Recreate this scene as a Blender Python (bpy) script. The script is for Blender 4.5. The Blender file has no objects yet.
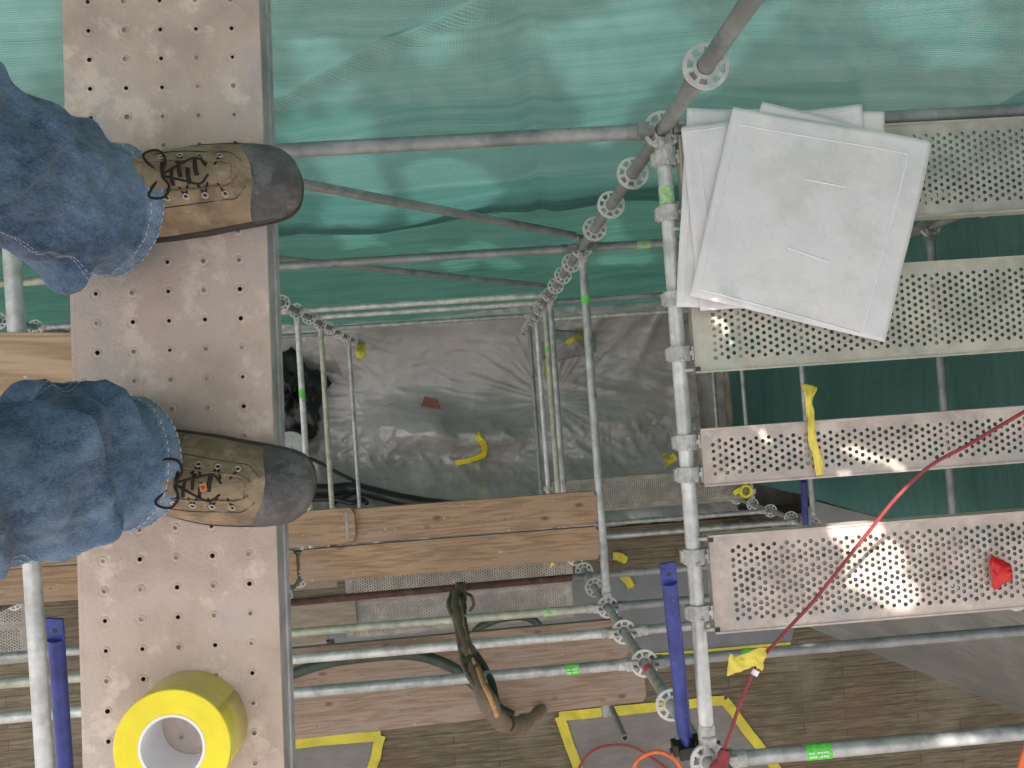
import bpy, bmesh, math, random
from mathutils import Vector, Matrix, noise
random.seed(7)
R = math.radians
sc = bpy.context.scene
COL = sc.collection
HC = 10.5                                   # camera height above the ground
F = 803.6                                   # focal length in pixels of a 1024 px wide frame
CX, CY, CZ = 0.025689, -0.046317, -0.069727 # camera tilt (nearly straight down)
MROT = (Matrix.Rotation(CZ, 3, 'Z') @ Matrix.Rotation(CY, 3, 'Y') @ Matrix.Rotation(CX, 3, 'X'))

def at(u, v, d):
    """world point seen at pixel (u, v), d metres below the camera's height"""
    r = MROT @ Vector(((u - 512) / F, (384 - v) / F, -1.0))
    return r * (d / -r.z) + Vector((0, 0, HC))

def zn(n):                                  # height of rosette level n (0.5 m apart)
    return HC - (2.6168 + 0.5 * n)

# ------------------------------------------------------------------ node helpers
def new_mat(name):
    m = bpy.data.materials.new(name); m.use_nodes = True
    nt = m.node_tree; nt.nodes.clear()
    return m, nt, nt.nodes, nt.links

def principled(name, base, rough=.6, metal=0.0, scale=8.0, var=.25, stretch=(1, 1, 1), c2=None, c3=None,
               bump=.15, bscale=60.0, spec=.5, patch=3.0, rrough=.12, amt2=.5, amt3=.35, coat=0.0, t3=.56):
    """object-space procedural: base colour, two blotch colours, fine grain, bump; random per object"""
    m, nt, N, L = new_mat(name)
    out = N.new('ShaderNodeOutputMaterial'); b = N.new('ShaderNodeBsdfPrincipled')
    L.new(b.outputs[0], out.inputs[0])
    tc = N.new('ShaderNodeTexCoord'); oi = N.new('ShaderNodeObjectInfo')
    mul = N.new('ShaderNodeMath'); mul.operation = 'MULTIPLY'; mul.inputs[1].default_value = 37.0
    L.new(oi.outputs['Random'], mul.inputs[0])
    add = N.new('ShaderNodeVectorMath'); add.operation = 'ADD'
    L.new(tc.outputs['Object'], add.inputs[0]); L.new(mul.outputs[0], add.inputs[1])
    mp = N.new('ShaderNodeMapping'); mp.inputs['Scale'].default_value = stretch
    L.new(add.outputs[0], mp.inputs[0])
    def nz(s, det=6, r=.6):
        n = N.new('ShaderNodeTexNoise'); n.inputs['Scale'].default_value = s
        n.inputs['Detail'].default_value = det; n.inputs['Roughness'].default_value = r
        L.new(mp.outputs[0], n.inputs['Vector']); return n
    def ramp(src, lo, hi):
        r = N.new('ShaderNodeMapRange'); r.inputs[1].default_value = lo; r.inputs[2].default_value = hi
        L.new(src, r.inputs[0]); return r.outputs[0]
    def mix(f, a, c):
        x = N.new('ShaderNodeMix'); x.data_type = 'RGBA'
        if hasattr(f, 'links') or not isinstance(f, float): L.new(f, x.inputs[0])
        else: x.inputs[0].default_value = f
        if isinstance(a, tuple): x.inputs[6].default_value = (*a, 1)
        else: L.new(a, x.inputs[6])
        if isinstance(c, tuple): x.inputs[7].default_value = (*c, 1)
        else: L.new(c, x.inputs[7])
        return x.outputs[2]
    n1 = nz(scale)
    lo = tuple(max(0, c * (1 - var)) for c in base); hi = tuple(min(1, c * (1 + var)) for c in base)
    col = mix(ramp(n1.outputs[0], .35, .65), lo, hi)
    def amount(f, a):
        mm = N.new('ShaderNodeMath'); mm.operation = 'MULTIPLY'; mm.inputs[1].default_value = a
        L.new(f, mm.inputs[0]); return mm.outputs[0]
    if c2:
        n2 = nz(patch, 8, .65); col = mix(amount(ramp(n2.outputs[0], .5, .62), amt2), col, c2)
    if c3:
        n3 = nz(patch * 1.7, 10, .7); col = mix(amount(ramp(n3.outputs[0], t3, t3 + .08), amt3), col, c3)
    L.new(col, b.inputs['Base Color'])
    nb = nz(bscale, 4)
    rr = N.new('ShaderNodeMapRange'); rr.inputs[3].default_value = rough - rrough; rr.inputs[4].default_value = rough + rrough
    L.new(n1.outputs[0], rr.inputs[0]); L.new(rr.outputs[0], b.inputs['Roughness'])
    b.inputs['Metallic'].default_value = metal
    b.inputs['Specular IOR Level'].default_value = spec
    if coat: b.inputs['Coat Weight'].default_value = coat
    if bump:
        bm_ = N.new('ShaderNodeBump'); bm_.inputs['Strength'].default_value = bump; bm_.inputs['Distance'].default_value = .01
        L.new(nb.outputs[0], bm_.inputs['Height']); L.new(bm_.outputs[0], b.inputs['Normal'])
    return m

def wood(name, lo, hi, dark, rough=.75, gs=1.0, knots=True):
    m, nt, N, L = new_mat(name)
    out = N.new('ShaderNodeOutputMaterial'); b = N.new('ShaderNodeBsdfPrincipled'); L.new(b.outputs[0], out.inputs[0])
    tc = N.new('ShaderNodeTexCoord'); oi = N.new('ShaderNodeObjectInfo')
    mul = N.new('ShaderNodeMath'); mul.operation = 'MULTIPLY'; mul.inputs[1].default_value = 23.0
    L.new(oi.outputs['Random'], mul.inputs[0])
    add = N.new('ShaderNodeVectorMath'); add.operation = 'ADD'
    L.new(tc.outputs['Object'], add.inputs[0]); L.new(mul.outputs[0], add.inputs[1])
    mp = N.new('ShaderNodeMapping'); mp.inputs['Scale'].default_value = (1.1 * gs, 14 * gs, 14 * gs); L.new(add.outputs[0], mp.inputs[0])
    wn = N.new('ShaderNodeTexNoise'); wn.inputs['Scale'].default_value = .9; wn.inputs['Detail'].default_value = 3
    L.new(mp.outputs[0], wn.inputs['Vector'])
    wv = N.new('ShaderNodeMath'); wv.operation = 'MULTIPLY'; wv.inputs[1].default_value = 34.0; L.new(wn.outputs[0], wv.inputs[0])
    sn = N.new('ShaderNodeMath'); sn.operation = 'SINE'; L.new(wv.outputs[0], sn.inputs[0])
    mr = N.new('ShaderNodeMapRange'); mr.inputs[1].default_value = -1; mr.inputs[2].default_value = 1; L.new(sn.outputs[0], mr.inputs[0])
    pw = N.new('ShaderNodeMath'); pw.operation = 'POWER'; pw.inputs[1].default_value = 1.8; L.new(mr.outputs[0], pw.inputs[0])
    fn = N.new('ShaderNodeTexNoise'); fn.inputs['Scale'].default_value = 4; fn.inputs['Detail'].default_value = 10; fn.inputs['Roughness'].default_value = .7; L.new(mp.outputs[0], fn.inputs['Vector'])
    mp2 = N.new('ShaderNodeMapping'); mp2.inputs['Scale'].default_value = (2, 4, 4); L.new(add.outputs[0], mp2.inputs[0])
    bn = N.new('ShaderNodeTexNoise'); bn.inputs['Scale'].default_value = 1.6; bn.inputs['Detail'].default_value = 5; L.new(mp2.outputs[0], bn.inputs['Vector'])
    def mix(f, a, c, k=1.0):
        mm = N.new('ShaderNodeMath'); mm.operation = 'MULTIPLY'; mm.inputs[1].default_value = k; L.new(f, mm.inputs[0])
        x = N.new('ShaderNodeMix'); x.data_type = 'RGBA'; L.new(mm.outputs[0], x.inputs[0])
        if isinstance(a, tuple): x.inputs[6].default_value = (*a, 1)
        else: L.new(a, x.inputs[6])
        if isinstance(c, tuple): x.inputs[7].default_value = (*c, 1)
        else: L.new(c, x.inputs[7])
        return x.outputs[2]
    def ramp(s, a, c):
        r = N.new('ShaderNodeMapRange'); r.inputs[1].default_value = a; r.inputs[2].default_value = c; L.new(s, r.inputs[0]); return r.outputs[0]
    col = mix(pw.outputs[0], hi, lo, .7)
    col = mix(ramp(fn.outputs[0], .5, .75), col, dark, .55)
    col = mix(ramp(bn.outputs[0], .52, .7), col, tuple(min(1, c * .55 + .12) for c in hi), .6)
    vo = N.new('ShaderNodeTexVoronoi'); vo.inputs['Scale'].default_value = 1.9; L.new(mp2.outputs[0], vo.inputs['Vector'])
    col = mix(ramp(vo.outputs['Distance'], .13, .05), col, tuple(c * .8 for c in dark), .75)
    sp = N.new('ShaderNodeTexNoise'); sp.inputs['Scale'].default_value = 42; sp.inputs['Detail'].default_value = 3; L.new(add.outputs[0], sp.inputs['Vector'])
    col = mix(ramp(sp.outputs[0], .70, .74), col, (.62, .58, .52), .7)
    col = mix(ramp(sp.outputs[0], .30, .26), col, dark, .8)
    L.new(col, b.inputs['Base Color']); b.inputs['Roughness'].default_value = rough
    bp = N.new('ShaderNodeBump'); bp.inputs['Strength'].default_value = .35; bp.inputs['Distance'].default_value = .004
    L.new(fn.outputs[0], bp.inputs['Height']); L.new(bp.outputs[0], b.inputs['Normal'])
    return m

M = {}
M['galv'] = principled('galvanised', (.42, .43, .415), .42, .45, 14, .28, c2=(.23, .225, .215), c3=(.62, .60, .55), bump=.12, bscale=90, patch=6)
M['galv_bright'] = principled('galvanised_bright', (.60, .60, .57), .4, .35, 16, .22, c2=(.38, .38, .36), c3=(.78, .77, .73), bump=.1, bscale=90, patch=7)
M['galv_dark'] = principled('galvanised_dark', (.28, .29, .285), .5, .35, 12, .3, c2=(.16, .165, .16), c3=(.42, .40, .36), bump=.15, bscale=80, patch=6)
M['galv_green'] = principled('galvanised_greenish', (.45, .46, .36), .5, .3, 14, .25, c2=(.26, .26, .2), c3=(.6, .6, .5), bump=.12, bscale=80, patch=6)
M['rust'] = principled('rusty_steel', (.13, .06, .045), .6, .2, 14, .35, c2=(.06, .045, .04), c3=(.30, .17, .12), bump=.2, patch=5)
M['rosette'] = principled('rosette_zinc', (.62, .61, .58), .45, .1, 30, .16, c2=(.52, .51, .48), bump=.1, patch=12)
M['cast'] = principled('cast_claw', (.50, .49, .46), .5, .3, 40, .25, c2=(.32, .30, .27), c3=(.68, .66, .62), bump=.3, bscale=120, patch=14)
M['perf_pink'] = principled('perforated_pinkish', (.56, .455, .395), .6, .06, 9, .2, c2=(.43, .40, .375), c3=(.70, .62, .53), bump=.2, bscale=140, patch=5, amt2=.8, amt3=.6, t3=.54)
M['perf_green'] = principled('perforated_greenish', (.50, .47, .38), .6, .06, 9, .2, c2=(.44, .45, .38), c3=(.62, .52, .40), bump=.12, bscale=140, patch=3, amt2=.8)
M['perf_grey'] = principled('perforated_greyish', (.45, .42, .35), .6, .06, 9, .2, c2=(.42, .41, .37), c3=(.58, .52, .44), bump=.12, bscale=140, patch=4)
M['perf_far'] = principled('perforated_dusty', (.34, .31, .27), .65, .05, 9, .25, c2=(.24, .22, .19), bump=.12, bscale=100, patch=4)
M['foot_plate'] = principled('worn_plate', (.58, .445, .36), .65, .04, 6, .2, c2=(.44, .395, .36), c3=(.80, .66, .54), bump=.22, bscale=150, patch=6, amt2=.8, amt3=.55, t3=.53)
M['foot_side'] = principled('worn_plate_side', (.38, .37, .37), .5, .4, 10, .35, c2=(.50, .48, .47), c3=(.62, .58, .54), bump=.15, patch=7)
M['mud'] = principled('dried_mud', (.32, .28, .225), .9, 0, 60, .4, bump=.3)
M['hole'] = principled('hole_dark', (.05, .048, .045), .8, .0, 30, .3, bump=0)
M['timber'] = wood('timber_warm', (.225, .135, .074), (.38, .25, .148), (.11, .068, .042), gs=1.5)
M['timber_pale'] = wood('timber_pale', (.29, .18, .10), (.52, .36, .225), (.2, .12, .07), gs=.9)
M['timber_grey'] = wood('timber_greyed', (.19, .13, .088), (.31, .22, .155), (.09, .062, .046), gs=1.5)
M['ply'] = principled('plywood', (.27, .225, .175), .75, 0, 5, .18, (1, 5, 5), c2=(.19, .155, .12), bump=.15, patch=3)
M['white_sheet'] = principled('white_paper', (.84, .80, .785), .5, 0, 9, .035, c2=(.70, .665, .63), c3=(.66, .60, .53), bump=.3, bscale=22, patch=3.2, amt2=.7, amt3=.35, t3=.6)
M['white_seam'] = principled('white_seam', (.88, .87, .88), .45, 0, 20, .03, bump=.0)
M['yellow'] = principled('yellow_tape', (.94, .76, .008), .38, 0, 10, .08, bump=.12, bscale=40, coat=.2)
M['yellow_side'] = principled('yellow_tape_side', (.66, .55, .09), .35, 0, 6, .08, (1, 1, 12), bump=.03, coat=.4)
M['yellow_dull'] = principled('yellow_tape_dusty', (.55, .48, .035), .5, 0, 6, .2, c2=(.40, .35, .06), bump=.25, bscale=30, patch=3)
M['yellow_pale'] = principled('yellow_tape_pale', (.80, .64, .09), .5, 0, 10, .1, bump=.2, bscale=30)
M['core'] = principled('white_card', (.86, .85, .86), .6, 0, 20, .04, bump=.05)
M['blue'] = principled('blue_paint', (.035, .05, .24), .45, 0, 16, .3, c2=(.06, .07, .27), c3=(.20, .22, .36), bump=.15, bscale=60, patch=22, amt3=.5, t3=.6)
M['red'] = principled('red_tape', (.62, .012, .012), .35, 0, 12, .15, bump=.15, bscale=30)
M['red_dull'] = principled('dusty_red', (.38, .11, .10), .7, 0, 14, .3, c2=(.27, .2, .19), patch=9)
M['red_cord'] = principled('red_cable', (.30, .04, .05), .75, 0, 30, .2, c2=(.38, .09, .09), bump=.2, bscale=200)
M['orange'] = principled('orange_cable', (.75, .16, .05), .4, 0, 20, .12, bump=.05)
M['green_tag'] = principled('green_sticker', (.10, .62, .06), .5, 0, 60, .25, c2=(.35, .75, .3), patch=40, bump=0)
M['green_worn'] = principled('green_sticker_worn', (.34, .55, .26), .55, 0, 60, .3, c2=(.5, .52, .45), patch=30, bump=0)
M['tan'] = principled('tan_leather', (.30, .215, .13), .75, 0, 22, .26, c2=(.16, .11, .066), c3=(.46, .34, .21), bump=.4, bscale=130, patch=15, amt2=.8, amt3=.7, t3=.54)
M['toecap'] = principled('scuffed_toe', (.11, .105, .10), .5, 0, 18, .35, c2=(.05, .047, .044), c3=(.24, .225, .215), bump=.4, bscale=90, patch=11, amt2=.8, amt3=.5, t3=.53)
M['sole'] = principled('rubber_sole', (.045, .04, .036), .8, 0, 20, .3, c2=(.12, .10, .085), bump=.3, patch=12)
M['lace'] = principled('dark_lace', (.022, .016, .012), .8, 0, 50, .3, bump=.4, bscale=300)
M['brass'] = principled('eyelet', (.55, .52, .46), .35, .8, 30, .2, bump=0)
M['hose'] = principled('dirty_hose', (.17, .125, .085), .6, 0, 9, .4, c2=(.055, .05, .042), c3=(.27, .22, .16), bump=.3, bscale=50, patch=9)
M['hose_green'] = principled('dark_green_hose', (.03, .05, .035), .5, 0, 12, .4, c2=(.07, .075, .055), bump=.2, patch=6)
M['rope_orange'] = principled('tan_rope', (.48, .26, .10), .7, 0, 40, .25, bump=.3)
M['black'] = principled('black_plastic', (.012, .012, .013), .4, 0, 12, .3, bump=.3, bscale=10)
M['bucket'] = principled('white_plastic', (.42, .43, .42), .5, 0, 12, .2, c2=(.25, .25, .24), bump=.1)
M['mulch'] = principled('grey_rag', (.3, .3, .3), .8, 0, 20, .2, bump=.3)
M['ground'] = principled('gravel', (.30, .29, .26), .9, 0, 3, .3, bump=.4, bscale=30)
M['stone'] = principled('sandstone', (.34, .29, .22), .85, 0, 4, .25, c2=(.22, .19, .15), bump=.4, bscale=30)
M['grey_sheet'] = principled('grey_sheeting', (.165, .178, .185), .6, 0, 4, .1, c2=(.18, .185, .185), bump=.2, bscale=8, patch=1.5)
M['grey_brown'] = principled('brown_grey_sheeting', (.185, .175, .16), .7, 0, 5, .12, (1, 3, 1), c2=(.15, .14, .122), bump=.25, bscale=14, patch=2)

# denim
def denim(name, base, hi):
    m, nt, N, L = new_mat(name)
    out = N.new('ShaderNodeOutputMaterial'); b = N.new('ShaderNodeBsdfPrincipled'); L.new(b.outputs[0], out.inputs[0])
    tc = N.new('ShaderNodeTexCoord')
    def nz(s, d, sc3=(1, 1, 1)):
        mp = N.new('ShaderNodeMapping'); mp.inputs['Scale'].default_value = sc3; L.new(tc.outputs['Object'], mp.inputs[0])
        n = N.new('ShaderNodeTexNoise'); n.inputs['Scale'].default_value = s; n.inputs['Detail'].default_value = d; L.new(mp.outputs[0], n.inputs['Vector']); return n.outputs[0]
    big = nz(7, 5); fine = nz(420, 2, (1, 1, .35)); mid = nz(60, 6, (1, 1, .4))
    def rng(s, a, c, lo=0, h=1):
        r = N.new('ShaderNodeMapRange'); r.inputs[1].default_value = a; r.inputs[2].default_value = c; r.inputs[3].default_value = lo; r.inputs[4].default_value = h; L.new(s, r.inputs[0]); return r.outputs[0]
    def add(a, c):
        x = N.new('ShaderNodeMath'); x.operation = 'ADD'; L.new(a, x.inputs[0]); L.new(c, x.inputs[1]); return x.outputs[0]
    f = add(add(rng(big, .38, .66, 0, .5), rng(mid, .4, .7, 0, .35)), rng(fine, .3, .7, -.12, .3))
    x = N.new('ShaderNodeMix'); x.data_type = 'RGBA'; L.new(f, x.inputs[0]); x.inputs[6].default_value = (*base, 1); x.inputs[7].default_value = (*hi, 1)
    L.new(x.outputs[2], b.inputs['Base Color']); b.inputs['Roughness'].default_value = .9; b.inputs['Specular IOR Level'].default_value = .2
    b.inputs['Sheen Weight'].default_value = .15
    bp = N.new('ShaderNodeBump'); bp.inputs['Strength'].default_value = .3; bp.inputs['Distance'].default_value = .002
    L.new(add(fine, mid), bp.inputs['Height']); L.new(bp.outputs[0], b.inputs['Normal'])
    return m
M['denim'] = denim('denim', (.036, .068, .125), (.20, .29, .405))
M['denim_hem'] = denim('denim_hem', (.05, .085, .15), (.30, .38, .48))
M['stitch'] = principled('pale_stitching', (.42, .47, .52), .8, 0, 50, .25, bump=0)

# safety net: thin woven fabric that lets daylight through
def net_mat(name, c_lo, c_hi, clear=.10):
    m, nt, N, L = new_mat(name)
    out = N.new('ShaderNodeOutputMaterial')
    tc = N.new('ShaderNodeTexCoord')
    def nz(s, d, sc3):
        mp = N.new('ShaderNodeMapping'); mp.inputs['Scale'].default_value = sc3; L.new(tc.outputs['Object'], mp.inputs[0])
        n = N.new('ShaderNodeTexNoise'); n.inputs['Scale'].default_value = s; n.inputs['Detail'].default_value = d; L.new(mp.outputs[0], n.inputs['Vector']); return n.outputs[0]
    big = nz(.8, 4, (1, 1, 1)); band = nz(3.0, 5, (.12, .12, 6)); thread = nz(40, 2, (.06, .06, 3))
    wave = N.new('ShaderNodeTexWave'); wave.wave_type = 'BANDS'; wave.bands_direction = 'Z'; wave.inputs['Scale'].default_value = 24
    wave.inputs['Distortion'].default_value = .6; L.new(tc.outputs['Object'], wave.inputs['Vector'])
    wavex = N.new('ShaderNodeTexWave'); wavex.wave_type = 'BANDS'; wavex.bands_direction = 'X'; wavex.inputs['Scale'].default_value = 34
    wavex.inputs['Distortion'].default_value = .8; L.new(tc.outputs['Object'], wavex.inputs['Vector'])
    def ma(op, a, c):
        x = N.new('ShaderNodeMath'); x.operation = op
        for i, s in enumerate((a, c)):
            if isinstance(s, (int, float)): x.inputs[i].default_value = s
            else: L.new(s, x.inputs[i])
        return x.outputs[0]
    f = ma('ADD', ma('MULTIPLY', big, .7), ma('MULTIPLY', band, .6))
    f = ma('ADD', f, ma('MULTIPLY', ma('SUBTRACT', thread, .5), .35))
    f = ma('ADD', f, ma('MULTIPLY', ma('SUBTRACT', wave.outputs[0], .5), .16))
    f = ma('ADD', f, ma('MULTIPLY', ma('SUBTRACT', wavex.outputs[0], .5), .10))
    r = N.new('ShaderNodeMapRange'); r.inputs[1].default_value = .35; r.inputs[2].default_value = .95; L.new(f, r.inputs[0])
    x = N.new('ShaderNodeMix'); x.data_type = 'RGBA'; L.new(r.outputs[0], x.inputs[0]); x.inputs[6].default_value = (*c_lo, 1); x.inputs[7].default_value = (*c_hi, 1)
    df = N.new('ShaderNodeBsdfDiffuse'); tr = N.new('ShaderNodeBsdfTranslucent'); tp = N.new('ShaderNodeBsdfTransparent')
    gl = N.new('ShaderNodeBsdfGlossy'); gl.inputs['Roughness'].default_value = .42; gl.inputs['Color'].default_value = (.7, .8, .78, 1)
    bp = N.new('ShaderNodeBump'); bp.inputs['Strength'].default_value = .5; bp.inputs['Distance'].default_value = .012
    L.new(ma('ADD', f, ma('MULTIPLY', wave.outputs[0], .12)), bp.inputs['Height'])
    for s in (df, tr, gl): L.new(bp.outputs[0], s.inputs['Normal'])
    L.new(x.outputs[2], df.inputs[0]); L.new(x.outputs[2], tr.inputs[0])
    m1 = N.new('ShaderNodeMixShader'); m1.inputs[0].default_value = .5; L.new(df.outputs[0], m1.inputs[1]); L.new(tr.outputs[0], m1.inputs[2])
    m3 = N.new('ShaderNodeMixShader'); m3.inputs[0].default_value = .03; L.new(m1.outputs[0], m3.inputs[1]); L.new(gl.outputs[0], m3.inputs[2])
    m2 = N.new('ShaderNodeMixShader'); m2.inputs[0].default_value = clear; L.new(m3.outputs[0], m2.inputs[1]); L.new(tp.outputs[0], m2.inputs[2])
    L.new(m2.outputs[0], out.inputs[0])
    return m
M['net'] = net_mat('net_weave', (.038, .142, .126), (.105, .250, .230), .05)
M['net_deep'] = net_mat('net_weave_deep', (.022, .115, .088), (.075, .21, .178), .03)
M['net_shade'] = net_mat('net_weave_shaded', (.075, .20, .175), (.12, .285, .255), .02)

def poly_mat(name, base, clear, rough):
    m, nt, N, L = new_mat(name)
    out = N.new('ShaderNodeOutputMaterial'); b = N.new('ShaderNodeBsdfPrincipled')
    tc = N.new('ShaderNodeTexCoord')
    def nz(s, d, sc3):
        mp = N.new('ShaderNodeMapping'); mp.inputs['Scale'].default_value = sc3; L.new(tc.outputs['Object'], mp.inputs[0])
        n = N.new('ShaderNodeTexNoise'); n.inputs['Scale'].default_value = s; n.inputs['Detail'].default_value = d; L.new(mp.outputs[0], n.inputs['Vector']); return n
    a = nz(1.6, 6, (1, 1, 1)); c = nz(2.6, 5, (1, 1.8, 1)); c.inputs['Distortion'].default_value = 1.0; c.noise_type = 'RIDGED_MULTIFRACTAL'; c.normalize = True; c.inputs['Roughness'].default_value = .35
    r = N.new('ShaderNodeMapRange'); r.inputs[1].default_value = .35; r.inputs[2].default_value = .7; L.new(a.outputs[0], r.inputs[0])
    x = N.new('ShaderNodeMix'); x.data_type = 'RGBA'; L.new(r.outputs[0], x.inputs[0]); x.inputs[6].default_value = (*base, 1); x.inputs[7].default_value = (*[min(1, k * 1.45) for k in base], 1)
    L.new(x.outputs[2], b.inputs['Base Color']); b.inputs['Roughness'].default_value = rough; b.inputs['Specular IOR Level'].default_value = 1.0; b.inputs['Coat Weight'].default_value = .6; b.inputs['Coat Roughness'].default_value = .16
    bp = N.new('ShaderNodeBump'); bp.inputs['Strength'].default_value = .5; bp.inputs['Distance'].default_value = .05; L.new(c.outputs[0], bp.inputs['Height']); L.new(bp.outputs[0], b.inputs['Normal'])
    tp = N.new('ShaderNodeBsdfTransparent'); m2 = N.new('ShaderNodeMixShader'); m2.inputs[0].default_value = clear
    L.new(b.outputs[0], m2.inputs[1]); L.new(tp.outputs[0], m2.inputs[2]); L.new(m2.outputs[0], out.inputs[0])
    return m
M['outer'] = net_mat('sun_mask_sheet', (.30, .32, .31), (.40, .42, .41), .14)
M['poly'] = poly_mat('polythene', (.42, .39, .37), .18, .24)
M['poly_side'] = poly_mat('polythene_hanging', (.27, .29, .30), .06, .4)

# weathered roof boarding
def deck_mat():
    m, nt, N, L = new_mat('weathered_boarding')
    out = N.new('ShaderNodeOutputMaterial'); b = N.new('ShaderNodeBsdfPrincipled'); L.new(b.outputs[0], out.inputs[0])
    tc = N.new('ShaderNodeTexCoord')
    br = N.new('ShaderNodeTexBrick'); br.offset = .37; br.inputs['Scale'].default_value = 1.0
    br.inputs['Brick Width'].default_value = 1.3; br.inputs['Row Height'].default_value = .115; br.inputs['Mortar Size'].default_value = .006
    br.inputs['Color1'].default_value = (.105, .086, .049, 1); br.inputs['Color2'].default_value = (.150, .123, .071, 1); br.inputs['Mortar'].default_value = (.06, .045, .03, 1)
    L.new(tc.outputs['Object'], br.inputs['Vector'])
    mp = N.new('ShaderNodeMapping'); mp.inputs['Scale'].default_value = (2.2, 26, 1); L.new(tc.outputs['Object'], mp.inputs[0])
    n1 = N.new('ShaderNodeTexNoise'); n1.inputs['Scale'].default_value = 1.4; n1.inputs['Detail'].default_value = 8; n1.inputs['Roughness'].default_value = .65; L.new(mp.outputs[0], n1.inputs['Vector'])
    n2 = N.new('ShaderNodeTexNoise'); n2.inputs['Scale'].default_value = 1.1; n2.inputs['Detail'].default_value = 6; L.new(tc.outputs['Object'], n2.inputs['Vector'])
    def ramp(s, a, c, h=1.0):
        r = N.new('ShaderNodeMapRange'); r.inputs[1].default_value = a; r.inputs[2].default_value = c; r.inputs[4].default_value = h; L.new(s, r.inputs[0]); return r.outputs[0]
    def mix(f, a, c):
        x = N.new('ShaderNodeMix'); x.data_type = 'RGBA'; L.new(f, x.inputs[0]); L.new(a, x.inputs[6]); x.inputs[7].default_value = (*c, 1); return x.outputs[2]
    col = mix(ramp(n1.outputs[0], .5, .62, .75), br.outputs[0], (.075, .055, .038))
    col = mix(ramp(n1.outputs[0], .48, .32, .6), col, (.27, .22, .145))
    col = mix(ramp(n2.outputs[0], .56, .7, .45), col, (.26, .225, .165))
    col = mix(ramp(n2.outputs[0], .44, .3, .5), col, (.15, .075, .05))
    L.new(col, b.inputs['Base Color']); b.inputs['Roughness'].default_value = .72
    bp = N.new('ShaderNodeBump'); bp.inputs['Strength'].default_value = .6; bp.inputs['Distance'].default_value = .01; L.new(n1.outputs[0], bp.inputs['Height']); L.new(bp.outputs[0], b.inputs['Normal'])
    return m
M['deck'] = deck_mat()

# ------------------------------------------------------------------ mesh helpers
class MB:
    def __init__(self): self.v, self.f, self.m, self.s = [], [], [], []
    def add(self, vs, fs, mi=0, smooth=False):
        o = len(self.v); self.v += [Vector(x) for x in vs]
        for f in fs: self.f.append([i + o for i in f]); self.m.append(mi); self.s.append(smooth)
    def box(self, c, s, rot=None, mi=0):
        c = Vector(c); hx, hy, hz = s[0] / 2, s[1] / 2, s[2] / 2
        vs = [Vector((x, y, z)) for x in (-hx, hx) for y in (-hy, hy) for z in (-hz, hz)]
        if rot is not None: vs = [rot @ v for v in vs]
        self.add([v + c for v in vs], [(0, 1, 3, 2), (4, 6, 7, 5), (0, 4, 5, 1), (2, 3, 7, 6), (0, 2, 6, 4), (1, 5, 7, 3)], mi)
    def tube(self, p, q, r, seg=18, inner=None, mi=0):
        p, q = Vector(p), Vector(q); d = (q - p).normalized()
        a = d.orthogonal().normalized(); b = d.cross(a)
        ring = lambda c, rr: [c + (a * math.cos(2 * math.pi * k / seg) + b * math.sin(2 * math.pi * k / seg)) * rr for k in range(seg)]
        vs = ring(p, r) + ring(q, r)
        self.add(vs, [(k, (k + 1) % seg, seg + (k + 1) % seg, seg + k) for k in range(seg)], mi, True)
        if inner is None:
            self.add(ring(p, r), [tuple(range(seg))[::-1]], mi); self.add(ring(q, r), [tuple(range(seg))], mi)
        else:
            for c, s in ((p, 1), (q, -1)):
                vs = ring(c, r) + ring(c, inner) + ring(c + d * s * min(.06, (q - p).length * .4), inner)
                self.add(vs, [(k, (k + 1) % seg, seg + (k + 1) % seg, seg + k) for k in range(seg)], mi)
                self.add(vs, [(seg + k, seg + (k + 1) % seg, 2 * seg + (k + 1) % seg, 2 * seg + k) for k in range(seg)], mi, True)
                self.add([vs[2 * seg + k] for k in range(seg)], [tuple(range(seg))], mi)
    def sweep(self, pts, r, seg=10, mi=0, sub=6, closed=False, wob=0):
        P = smooth_path([Vector(p) for p in pts], sub); n = len(P); rings = []
        up = Vector((0, 0, 1)); a = None
        for i, p in enumerate(P):
            d = (P[min(i + 1, n - 1)] - P[max(i - 1, 0)]).normalized()
            if a is None:
                a = d.orthogonal().normalized()
            a = (a - d * a.dot(d)).normalized(); b = d.cross(a)
            rr = r(i / (n - 1)) if callable(r) else r
            if wob: rr *= 1 + wob * noise.noise(p * 25)
            rings.append([p + (a * math.cos(2 * math.pi * k / seg) + b * math.sin(2 * math.pi * k / seg)) * rr for k in range(seg)])
        vs = [v for g in rings for v in g]
        fs = [(i * seg + k, i * seg + (k + 1) % seg, (i + 1) * seg + (k + 1) % seg, (i + 1) * seg + k) for i in range(n - 1) for k in range(seg)]
        fs += [tuple(range(seg))[::-1], tuple((n - 1) * seg + k for k in range(seg))]
        self.add(vs, fs, mi, True)
    def grid(self, fn, nu, nv, mi=0, smooth=True, skip=None):
        vs = [fn(i / nu, j / nv) for j in range(nv + 1) for i in range(nu + 1)]
        fs = []
        for j in range(nv):
            for i in range(nu):
                if skip and skip((i + .5) / nu, (j + .5) / nv): continue
                o = j * (nu + 1) + i
                fs.append((o, o + 1, o + nu + 2, o + nu + 1))
        self.add(vs, fs, mi, smooth)
    def mesh(self, name, mats):
        me = bpy.data.meshes.new(name)
        me.from_pydata([tuple(v) for v in self.v], [], self.f)
        for k in (mats if isinstance(mats, (list, tuple)) else [mats]): me.materials.append(M[k])
        me.polygons.foreach_set('material_index', self.m); me.polygons.foreach_set('use_smooth', self.s)
        me.update(); return me
    def build(self, name, mats, parent=None, solid=0, bevel=0):
        return link(name, self.mesh(name, mats), parent, solid, bevel)

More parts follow.
